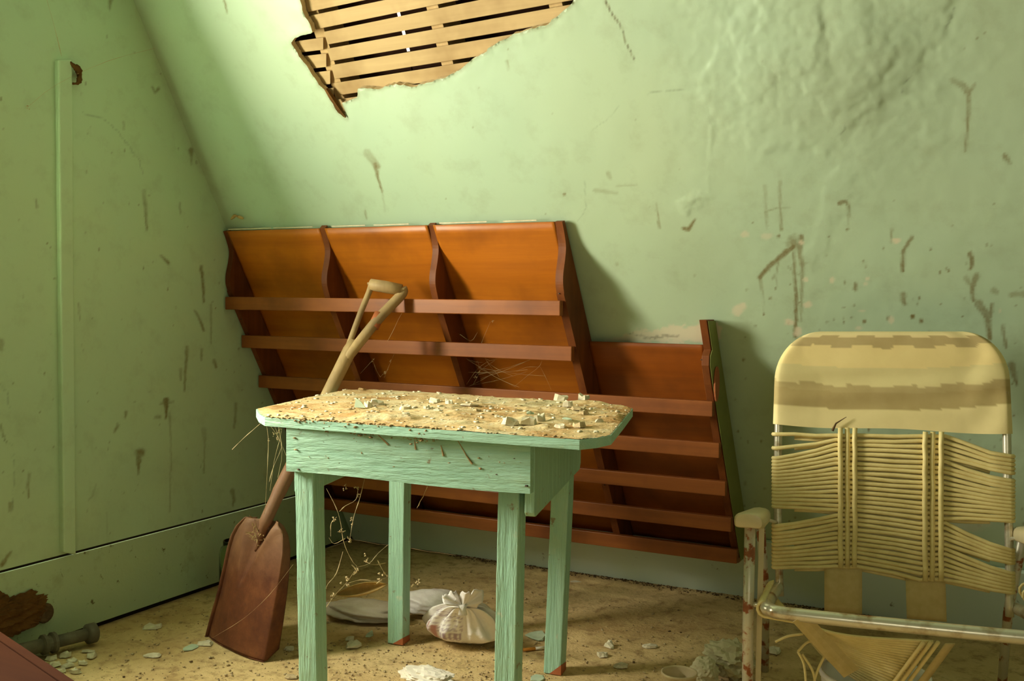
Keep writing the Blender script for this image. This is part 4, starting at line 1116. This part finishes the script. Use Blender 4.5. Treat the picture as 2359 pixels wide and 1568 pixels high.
# jar
jc = fl(533, 1376)+Vector((0, .02, 0)); jc.z = 0; jar = empty('glass_jar', tuple(jc), 'green glass jar half hidden behind the shovel blade', 'jar')
m = MB(); m.lathe([(0, .001), (.044, .001), (.050, .006), (.050, .135), (.044, .152), (.038, .158), (.038, .172), (.035, .172), (.035, .157), (.041, .150), (.0465, .134), (.0465, .008), (0, .006)], jc, 32); m.build('glass', 'jar_glass', jar, smooth=True)
m = MB(); m.lathe([(0, .0075), (.046, .0085), (.046, .082), (.030, .086), (0, .085)], jc, 28); m.build('contents', 'jar_content', jar, smooth=True)

# iron pipe fitting by the baseboard
pa, pb = Vector((.060, -1.47, .034)), Vector((.098, -1.275, .030))
pipe = empty('pipe_fitting', (.075, -1.38, 0), 'old grey iron pipe with a ribbed collar lying by the baseboard', 'pipe')
m = MB(); m.tube([pa-(pb-pa)*.6, pa, pa.lerp(pb, .35)], .018, 14); m.build('pipe', 'grey_iron', pipe, smooth=True)
m = MB()
m.tube([pa.lerp(pb, t) for t in (.34, .36, .40, .42, .46, .48, .52, .54)], [.018, .026, .026, .020, .020, .027, .027, .018], 14); m.build('collar', 'grey_iron', pipe)
m = MB(); m.tube([pa.lerp(pb, .5), pb], .016, 14); m.build('neck', 'grey_iron', pipe, smooth=True)
m = MB(); m.tube([pb-(pb-pa).normalized()*.012, pb-(pb-pa).normalized()*.008, pb+(pb-pa).normalized()*.012, pb+(pb-pa).normalized()*.017], [.018, .026, .026, .018], 18); m.build('cap', 'grey_iron', pipe, smooth=True)
# rotten block of wood in the corner by the baseboard
q = gl(15, 1432, .006)
blk = lumpy('rotten_wood', 'rotten_board', (.008, q.y-.02, q.z-.052), .018, .105, .048, 31, .55, 5, 'rotten brown wood breaking out of the green baseboard', 'rotten wood', freq=3.2)
for v_ in blk.data.vertices: v_.co.x = max(v_.co.x, -.004)
q = gl(104, 1412, .008)
m = MB(); m.lathe([(0, 0), (.012, 0), (.016, .003), (.024, .003), (.026, 0), (.0, -.004)], (0, 0, 0), 18)
st_ = m.build('pipe_stub', 'dark_crumb', smooth=True); st_.location = q; st_.rotation_euler = (0, math.pi/2, 0); tag(st_, 'dark round pipe stub in the baseboard beside the rotten wood', 'pipe stub')
# dark red-brown crate corner, bottom left
A = fl(-30, 1432, .30); B = fl(190, 1578, .30)
cr = empty('crate', (A.x, A.y-.2, 0), 'dark red-brown wooden crate corner at the lower left edge', 'crate')
d = (B-A).normalized(); nrm = Vector((d.y, -d.x, 0)); 
if nrm.dot(FWD) > 0: nrm = -nrm
E2 = A+d*.42; S0 = A-d*.02
for k_ in range(3):
    z1_ = .30-.0005-k_*.1; m = MB()
    m.quadbox([S0+Vector((0, 0, z1_-.097-.30)), E2+Vector((0, 0, z1_-.097-.30)), E2+nrm*.018+Vector((0, 0, z1_-.097-.30)), S0+nrm*.018+Vector((0, 0, z1_-.097-.30)), S0+Vector((0, 0, z1_-.30)), E2+Vector((0, 0, z1_-.30)), E2+nrm*.018+Vector((0, 0, z1_-.30)), S0+nrm*.018+Vector((0, 0, z1_-.30))])
    m.build('plank', 'crate_wood', cr, bevel=.002)
for k_ in range(3):
    o1 = nrm*(.02+.105*k_); o2 = nrm*(.02+.105*k_+.10); m = MB()
    m.quadbox([S0+o1+Vector((0, 0, -.018)), E2+o1+Vector((0, 0, -.018)), E2+o2+Vector((0, 0, -.018)), S0+o2+Vector((0, 0, -.018)), S0+o1, E2+o1, E2+o2, S0+o2])
    m.build('plank', 'crate_wood', cr, bevel=.002)

# ---------------------------------------------------------- chips and debris
def chip_mesh(rx, ry, th, seed, n=8):
    r = random.Random(seed); pts = []
    for i in range(n):
        a = 2*math.pi*i/n+r.uniform(-.25, .25); q = r.uniform(.68, 1.1); pts.append(Vector((rx*q*math.cos(a), ry*q*math.sin(a), r.uniform(0, .2)*th)))
    m = MB(); m.v = [tuple(p) for p in pts]; sx = r.uniform(-.15, .15)*rx; sy = r.uniform(-.15, .15)*ry     # rough-topped flake
    th *= .75; tops = [Vector((p.x*r.uniform(.74, .98)+sx, p.y*r.uniform(.74, .98)+sy, th*r.uniform(.35, 1.2))) for p in pts]
    m.v += [tuple(p) for p in tops]+[(sx, sy, th*r.uniform(.6, 1.1)), (0, 0, 0)]
    for i in range(n):
        j = (i+1) % n; m.f += [(i, j, n+j, n+i), (n+i, n+j, 2*n), (j, i, 2*n+1)]
    return m
def chip(name, px, py, wpx, hpx, th, mat, label, cat='plaster chip', group=None, z=None, rot=None, tilt=(0, 0), surf=None):
    p = fl(px, py, surf or 0.0); dep = (p-CAM).dot(FWD); rx = wpx/2*dep/FPX; ry = max(hpx/2*dep/FPX*(2.2 if surf is None else 3.5), rx*.35); ry = min(ry, rx*1.5)
    m = chip_mesh(rx, ry, th, int(px*7+py)); o = m.build(name, mat)
    zz = -.0015 if surf is None else hgt_at(p.x, p.y)-.0015
    o.location = (p.x, p.y, zz if z is None else z); o.rotation_euler = (tilt[0], tilt[1], YAW*-1 if rot is None else rot); o['_org'] = tuple(o.location)
    return tag(o, label, cat, group)
G1 = 'plaster chips on the floor'
chip('paint_chip', 442, 1490, 36, 48, .004, 'mint_chip', 'pale green paint chip on the floor left of the shovel blade', 'paint chip', G1, rot=.2)
chip('plaster_chip', 474, 1482, 42, 18, .010, 'plaster_chip', 'white plaster chip touching the lower left corner of the shovel', group=G1)
chip('plaster_chip', 348, 1444, 52, 18, .010, 'plaster_chip', 'pale yellow plaster chip on the floor below the gable baseboard', group=G1)
chip('plaster_chip', 352, 1510, 42, 13, .008, 'plaster_chip', 'yellowish plaster sliver nearest the pipe cap on the floor', group=G1)
chip('plaster_chip', 812, 1488, 42, 20, .020, 'plaster_chip', 'blocky yellow plaster chunk just right of the front left table leg', group=G1)
chip('plaster_chip', 805, 1472, 26, 10, .014, 'plaster_chip', 'small plaster bit behind the blocky yellow chunk', group=G1)
chip('paint_chip', 852, 1462, 24, 16, .010, 'mint_chip', 'small pale green chip left of the rear left table leg', 'paint chip', G1)
chip('paint_chip', 1236, 1462, 52, 34, .006, 'mint_chip', 'large mint chip between the two right table legs', 'paint chip', G1, rot=.5)
chip('paint_chip', 1240, 1560, 40, 44, .005, 'mint_chip', 'mint chip at the bottom edge beside the rear right leg foot', 'paint chip', G1)
chip('plaster_chip', 1404, 1488, 26, 16, .016, 'plaster_chip', 'upright plaster chunk on the floor right of the table', group=G1)
chip('plaster_chip', 1390, 1510, 30, 13, .014, 'plaster_chip', 'rounded plaster chunk below the upright one right of the table', group=G1)
chip('plaster_chip', 1497, 1489, 46, 12, .010, 'plaster_chip', 'long plaster sliver lying farthest right on the open floor', group=G1)
chip('plaster_chip', 1430, 1534, 42, 12, .010, 'plaster_chip', 'long plaster sliver nearest the leg shadow right of the table', group=G1)
chip('plaster_chip', 1327, 1340, 34, 10, .006, 'plaster_chip', 'flat tan chip on the floor near the back baseboard', group=G1)
chip('plaster_chip', 668, 1494, 28, 12, .008, 'plaster_chip', 'plaster chip in the shadow right of the shovel', group=G1)
chip('plaster_chip', 672, 1558, 40, 14, .006, 'crumb', 'flat orange-tan flake in front of the shovel', group=G1)
chip('plaster_chip', 735, 1282, 26, 10, .008, 'plaster_chip', 'chip on the floor behind the front left table leg', group=G1)
chip('plaster_chip', 1785, 1500, 34, 18, .014, 'plaster_chip', 'plaster chunk seen through the left side of the chair frame', group=G1)
for i, (x, y, w, h) in enumerate([(95, 1508, 46, 8), (118, 1516, 28, 14), (148, 1512, 30, 10), (165, 1520, 26, 10), (155, 1534, 36, 10), (128, 1532, 30, 12), (96, 1528, 24, 8), (190, 1528, 24, 8), (212, 1512, 26, 14), (205, 1500, 34, 10), (140, 1545, 34, 10), (175, 1548, 30, 8)]):
    chip('plaster_chip', x, y, w, h, .007+.004*(i % 3), 'plaster_chip', 'yellowish plaster fragment in the heap below the pipe', group='plaster heap by the pipe', tilt=(random.uniform(-.1, .1), random.uniform(-.1, .1)))
# cigarette butt
ca_, cb_ = fl(1205, 1496, .004), fl(1256, 1491, .004)
cig = empty('cigarette_butt', tuple(ca_.lerp(cb_, .5)), 'cigarette butt with orange filter between the right table legs', 'cigarette butt')
m = MB(); m.tube([ca_, ca_.lerp(cb_, .55)], .004, 10); m.build('filter', 'orange_filter', cig, smooth=True)
m = MB(); m.tube([ca_.lerp(cb_, .55), cb_], .0039, 10); m.build('paper', 'white_paper', cig, smooth=True)
# paint flakes lying in the rack
m = MB()
p0 = sph(1.25, ZB+.0145, .075)
f_ = chip_mesh(.028, .012, .003, 5).build('paint_flake', 'mint_chip'); f_.location = p0; tag(f_, 'pale mint paint flake lying in the lowest pocket of the rack', 'paint flake')
m = MB()
for i in range(60):
    x = random.uniform(1.2, 1.5); d_ = random.uniform(.03, .10); p = sph(x, ZB+.0145, d_); s = random.uniform(.0012, .0035); m.lathe([(0, 0), (s, 0), (s*.7, s), (0, s)], p, 5)
o = m.build('rack_crumbs', 'crumb'); tag(o, 'scattered plaster crumbs in the lowest pocket of the rack', 'crumbs', kind='stuff')

# chips on the table
G2 = 'plaster chips on the table'
TC = [(868, 936, 40, 12, .018, 'plaster_chip', 'white plaster lump beside the upright flake on the table'), (848, 940, 22, 14, .020, 'plaster_chip', 'white plaster bit pressed against the left side of a white lump'), (932, 944, 26, 18, .014, 'plaster_chip', 'square white plaster block left of the table middle'),
      (1035, 936, 18, 14, .020, 'plaster_chip', 'bright round plaster lump at the middle of the table'), (1002, 932, 24, 10, .014, 'plaster_chip', 'plaster bit just left of the bright round lump'), (985, 950, 20, 18, .012, 'plaster_chip', 'pale chip left of the long thin sliver'), (1010, 952, 44, 7, .006, 'plaster_chip', 'long thin plaster sliver near the table middle'),
      (955, 940, 16, 8, .010, 'plaster_chip', None), (1080, 938, 60, 8, .007, 'plaster_chip', 'broad flat plaster flake right of the table middle'), (1130, 930, 40, 6, .008, 'plaster_chip', 'thin pale flake behind the broad flat flake'), (1290, 925, 28, 12, .022, 'plaster_chip', 'grey plaster lump left of the tip-most back chunk on the table'),
      (1345, 924, 34, 12, .018, 'plaster_chip', 'pale chunk standing farthest back on the right of the table'), (1310, 942, 30, 10, .020, 'plaster_chip', 'white cylinder-like plaster piece on top of the brown broken pieces'), (1330, 948, 34, 12, .014, 'crumb', 'brown broken plaster pieces right of centre on the table'), (1290, 944, 10, 16, .022, 'plaster_chip', None),
      (1345, 955, 26, 9, .012, 'crumb', 'brown plaster bit in front of the brown broken pieces'), (1178, 980, 30, 16, .022, 'plaster_chip', 'cream plaster block near the front edge of the table'), (1215, 980, 40, 12, .020, 'plaster_chip', 'long blocky plaster piece near the front edge of the table'), (1245, 974, 22, 14, .020, 'plaster_chip', 'bright plaster lump at the right end of the long blocky piece'),
      (1335, 984, 56, 10, .014, 'crumb', 'dark grey plaster slab near the right front corner of the table'), (1290, 985, 36, 8, .012, 'plaster_chip', 'plaster strip left of the dark grey slab'), (1380, 972, 24, 8, .010, 'plaster_chip', 'pale chip nearest the cut right corner of the table'), (1112, 964, 14, 10, .010, 'plaster_chip', None), (1145, 964, 12, 9, .010, 'plaster_chip', None),
      (885, 908, 14, 6, .010, 'plaster_chip', None), (905, 914, 24, 6, .006, 'plaster_chip', 'thin pale flake at the back left of the table'), (835, 898, 20, 8, .010, 'dust_clump', 'brown dust lump on the back edge of the table'), (800, 899, 16, 6, .008, 'dust_clump', None), (800, 945, 24, 5, .005, 'crumb', 'tan flake left of the upright flake on the table'), (1222, 962, 24, 8, .010, 'mint_chip', 'pale green chip behind the long blocky piece'), (1306, 972, 30, 6, .006, 'mint_chip', 'thin pale green flake behind the dark grey slab'),
      (1410, 936, 14, 4, .004, 'plaster_chip', None), (1060, 920, 10, 4, .005, 'plaster_chip', None), (960, 905, 10, 4, .006, 'plaster_chip', None), (1195, 946, 30, 6, .008, 'crumb', 'tan flake between the broad flat flake and the brown broken pieces'), (1100, 952, 22, 6, .008, 'crumb', 'tan bit in front of the broad flat flake'), (935, 960, 24, 6, .008, 'plaster_chip', 'pale chip in front of the square white block'), (1365, 940, 30, 5, .003, 'plaster_chip', 'very thin pale flake right of the brown broken pieces')]
small_bits = []
for x, y, w, h, th, mt, lb in TC:
    if lb is None: small_bits.append((x, y)); continue
    chip('plaster_chip', x, y, w, h, th, mt, lb+('' if 'table' in lb else ' on the table'), group=G2, surf=TZ, rot=random.uniform(0, 3), tilt=(random.uniform(-.12, .12), random.uniform(-.12, .12)))
# the thin flake standing on edge
pa_ = fl(826, 942, TZ); 
m = MB(); m.prism([pa_+ce*-.010+Vector((0, 0, .004)), pa_+ce*.018+Vector((0, 0, .004)), pa_+ce*.008+Vector((0, 0, .016)), pa_+ce*-.006+Vector((0, 0, .026))], Vector((.002, -.004, 0)))
tag(m.build('paint_flake', 'mint_chip'), 'thin pale flake standing on edge on the table', 'paint flake')

def crumbs(name, mat, pts, smin, smax, label, parent=None):
    V, F = [], []
    cube = np.array([(x, y, z) for z in (-.6, .6) for x, y in ((-1, -1), (1, -1), (1, 1), (-1, 1))], float)
    fc = [(0, 3, 2, 1), (4, 5, 6, 7), (0, 1, 5, 4), (1, 2, 6, 5), (2, 3, 7, 6), (3, 0, 4, 7)]
    for i, p in enumerate(pts):
        s = smin+(smax-smin)*rng.random()**3; a = rng.random()*6.3; R = np.array([[math.cos(a), -math.sin(a), 0], [math.sin(a), math.cos(a), 0], [0, 0, 1]])
        q = (cube*rng.uniform(.45, 1.2, (8, 3))*np.array([rng.uniform(.7, 1.5), 1, rng.uniform(.5, 1.1)])*s)@R.T+np.array(p)+np.array([0, 0, s*.35])
        V.append(q); F.append(np.array(fc)+8*i)
    o = np_mesh(name, np.concatenate(V), np.concatenate(F), mat, smooth=False)
    return tag(o, label, 'debris', kind='stuff')
def floor_pts(n, px=(0, 1800), py=(1300, 1568)):
    out = []
    while len(out) < n:
        x, y = rng.uniform(*px), rng.uniform(*py); p = fl(x, y)
        if .03 < p.x < 2.6 and p.y < -.03 and not (p.x < .2 and p.y < -1.2): out.append((p.x, p.y, -.002))
    return out
crumbs('floor_crumbs', 'crumb', floor_pts(2600)+floor_pts(700, (650, 1300), (1470, 1568)), .0006, .0030, 'light plaster crumbs strewn over the floor')
crumbs('floor_grit', 'dark_crumb', floor_pts(260)+[(rng.uniform(.45, 2.5), -abs(rng.normal(0, .022))-.022, .006) for _ in range(2600)], .0006, .0030, 'dark grit on the floor and along the back baseboard')
tpts = []
while len(tpts) < 1700:
    x, y = rng.uniform(tp[:, 0].min(), tp[:, 0].max()), rng.uniform(tp[:, 1].min(), tp[:, 1].max())
    if in_poly(np.array([x]), np.array([y]), [tuple(q) for q in tp])[0]: tpts.append((x, y, hgt_at(x, y)-.001))
for x, y in small_bits:
    p = fl(x, y, TZ)
    for _ in range(3): tpts.insert(0, (p.x+rng.normal(0, .004), p.y+rng.normal(0, .006), hgt_at(p.x, p.y)))
crumbs('table_crumbs', 'plaster_chip', tpts[:680], .0008, .0050, 'pale plaster crumbs over the table top')
crumbs('table_grit', 'dust_clump', tpts[900:], .0007, .0030, 'brown dirt grains over the table top')
# dirt fringe clinging to the front edge of the table
fr = []
for i in range(2300):
    x = rng.choice([rng.uniform(620, 1340), rng.normal(720, 40), rng.normal(840, 24), rng.normal(965, 26), rng.normal(905, 60)]); y = 961+(x-610)*.0703
    p = fl(float(x), float(y), TZ-.002); dz = abs(rng.normal(0, (.011 if abs(x-965) < 40 or abs(x-835) < 25 else .007) if 680 < x < 1010 else .0045))
    fr.append((p.x+rng.normal(0, .002), p.y-.002+rng.normal(0, .0025), TZ-dz))
crumbs('dirt_fringe', 'dust_clump', fr, .0008, .0042, 'brown dirt fringe clinging to the front edge of the table')
sp_ = []
for i in range(60):
    x = rng.uniform(670, 1215); t = (x-663)/557; y = rng.uniform(985+50*t, 1060+60*t) if i % 3 else rng.uniform(1000+20*t, 1050+40*t)
    p = at(float(x), float(y), 2.097-.198*t); sp_.append((p.x, p.y-.001, p.z))
crumbs('apron_specks', 'dust_clump', sp_, .0010, .0040, 'dirt specks stuck to the front apron of the table')
# twigs and dirt droppings on the apron
tw = MB()
for pts in ([(865, 995), (895, 1024)], [(1016, 1025), (1022, 1050)], [(1050, 1005), (1075, 1050), (1088, 1068)], [(955, 1010), (958, 1035)]):
    tw.tube([at(x, y, 2.092-.198*(x-663)/557) for x, y in pts], [.0012]*(len(pts)-1)+[.0025], 5)
tag(tw.build('dirt_dribbles', 'dust_clump'), 'dried dirt dribbles hanging on the front apron', 'dirt', kind='stuff')

# ---------------------------------------------------------- cobwebs
def web(name, strands, label, r=.0006, clumps=(), dep=None):
    m = MB(); r *= .55
    for st in strands:
        pts = [Vector(p) for p in st]; n = max(2, len(pts))
        if len(pts) == 2:
            a, b = pts; pts = [a.lerp(b, t)+Vector((random.gauss(0, .001), random.gauss(0, .001), -.004*math.sin(math.pi*t))) for t in np.linspace(0, 1, 6)]
        else: pts = catmull(pts, 3)
        m.tube(pts, [r*random.choice([.6, .8, 1, 1.3, 2.2]) for _ in pts], 4)
    for c, s in clumps:
        for k_ in range(6):
            p = Vector(c)+Vector((random.gauss(0, s), random.gauss(0, s), random.gauss(0, s*1.4)))
            m.tube([p, p+Vector((random.gauss(0, s), random.gauss(0, s), random.gauss(0, s)))], [s*.55, s*.2], 5)
    return tag(m.build(name, 'cobweb_dust'), label, 'cobweb')
D1 = 2.22
web('cobweb', [[at(612, 968, D1), at(618, 1010, D1), at(616, 1080, D1), at(612, 1150, D1+.1), at(609, 1185, D1+.2)], [at(615, 970, D1), at(640, 1005, D1), at(660, 1050, D1)], [at(628, 970, D1), at(640, 1000, D1), at(648, 1030, D1), at(630, 1075, D1), at(620, 1110, D1)],
               [at(650, 985, D1), at(645, 1010, D1), at(632, 1060, D1), at(622, 1130, D1+.1)], [at(640, 972, D1), at(650, 1040, D1), at(640, 1100, D1)], [at(600, 975, D1), at(560, 1010, D1+.1), at(535, 1035, D1+.2)]],
    'dusty cobweb hanging under the left corner of the table top', .0006, [(at(630, 1000, D1), .002), (at(638, 1012, D1), .002), (at(618, 1015, D1), .0015), (at(645, 990, D1), .0025)])
D2 = 2.30
web('cobweb', [[at(840, 1102, D2), at(828, 1150, D2), at(815, 1190, D2), at(806, 1240, D2)], [at(825, 1120, D2), at(820, 1150, D2), at(795, 1165, D2), at(782, 1178, D2)], [at(752, 1125, D2), at(775, 1170, D2), at(785, 1205, D2), at(790, 1240, D2), at(800, 1270, D2), at(815, 1297, D2)],
               [at(776, 1190, D2), at(763, 1205, D2), at(762, 1235, D2)], [at(758, 1238, D2), at(770, 1252, D2), at(795, 1240, D2)], [at(815, 1297, D2), at(822, 1306, D2), at(810, 1325, D2), at(795, 1345, D2), at(770, 1372, D2), at(748, 1403, D2)],
               [at(795, 1345, D2), at(830, 1335, D2), at(865, 1337, D2), at(890, 1330, D2+.1)], [at(822, 1306, D2), at(850, 1298, D2+.1), at(870, 1275, D2+.2), at(893, 1255, D2+.3)], [at(748, 1365, D2), at(755, 1345, D2), at(775, 1320, D2), at(790, 1270, D2)],
               [at(960, 1170, D2+.2), at(985, 1120, D2+.1)], [at(870, 1290, D2+.1), at(880, 1310, D2+.1), at(892, 1328, D2+.1)], [at(840, 1292, D2), at(860, 1300, D2), at(888, 1296, D2+.1)]],
    'dusty brown cobweb strung between the left table legs', .0009, [(at(822, 1128, D2), .0035), (at(808, 1200, D2), .003), (at(806, 1240, D2), .0035), (at(786, 1220, D2), .003), (at(770, 1195, D2), .003), (at(820, 1312, D2), .004), (at(800, 1342, D2), .005), (at(842, 1285, D2), .004), (at(878, 1327, D2), .005), (at(793, 1125, D2), .0025), (at(765, 1375, D2), .003), (at(960, 1340, D2), .004)])
def rk(px, py, d=.09): return hit(px, py, NS, -d)
web('cobweb', [[rk(1090, 870), rk(1110, 850), rk(1140, 830)], [rk(1075, 885), rk(1100, 850), rk(1130, 830), rk(1165, 825)], [rk(1185, 890), rk(1215, 865), rk(1245, 840), rk(1250, 810)], [rk(1245, 845), rk(1260, 875), rk(1270, 898)], [rk(1060, 770), rk(1085, 785), rk(1100, 765)],
               [rk(1090, 885), rk(1105, 855), rk(1100, 830)], [rk(1190, 855), rk(1215, 845), rk(1245, 845)], [rk(1130, 740), rk(1115, 775), rk(1105, 800)], [rk(1080, 890), rk(1115, 872), rk(1150, 850)]] +
    [[rk(random.uniform(1070, 1120), random.uniform(820, 890)), rk(random.uniform(1110, 1270), random.uniform(800, 895))] for _ in range(12)], 'wispy cobweb in the right pocket of the tall rack', .00035, [(rk(1135, 738), .0015), (rk(1095, 868), .002)])
web('cobweb', [[rk(908, 815), rk(895, 845), rk(885, 870)], [rk(895, 850), rk(882, 862), rk(876, 868)], [rk(925, 720, .12), rk(890, 790, .12)], [rk(858, 830), rk(820, 870), rk(790, 895)], [rk(876, 868), rk(866, 850), rk(859, 829)], [rk(890, 790, .12), rk(900, 805, .10), rk(908, 815)]], 'fine cobweb strands beside the shovel handle in the rack', .0005, [(rk(900, 830), .0018), (rk(888, 858), .0022), (rk(859, 829), .002)])
web('cobweb', [[P[-1][0]*0+at(487, 1470, 2.36), at(560, 1425, 2.30), at(620, 1370, 2.22), at(675, 1300, 2.12)]], 'single pale cobweb thread crossing the shovel blade', .0004)
web('cobweb', [[gl(60, 250, .01), gl(130, 195, .02), gl(250, 140, .02), gl(370, 108, .01)], [gl(108, 0, .02), gl(125, 60, .02), gl(142, 130, .014)]], 'faint cobweb threads above the batten on the gable wall', .0007, [(gl(66, 250, .006), .002)])
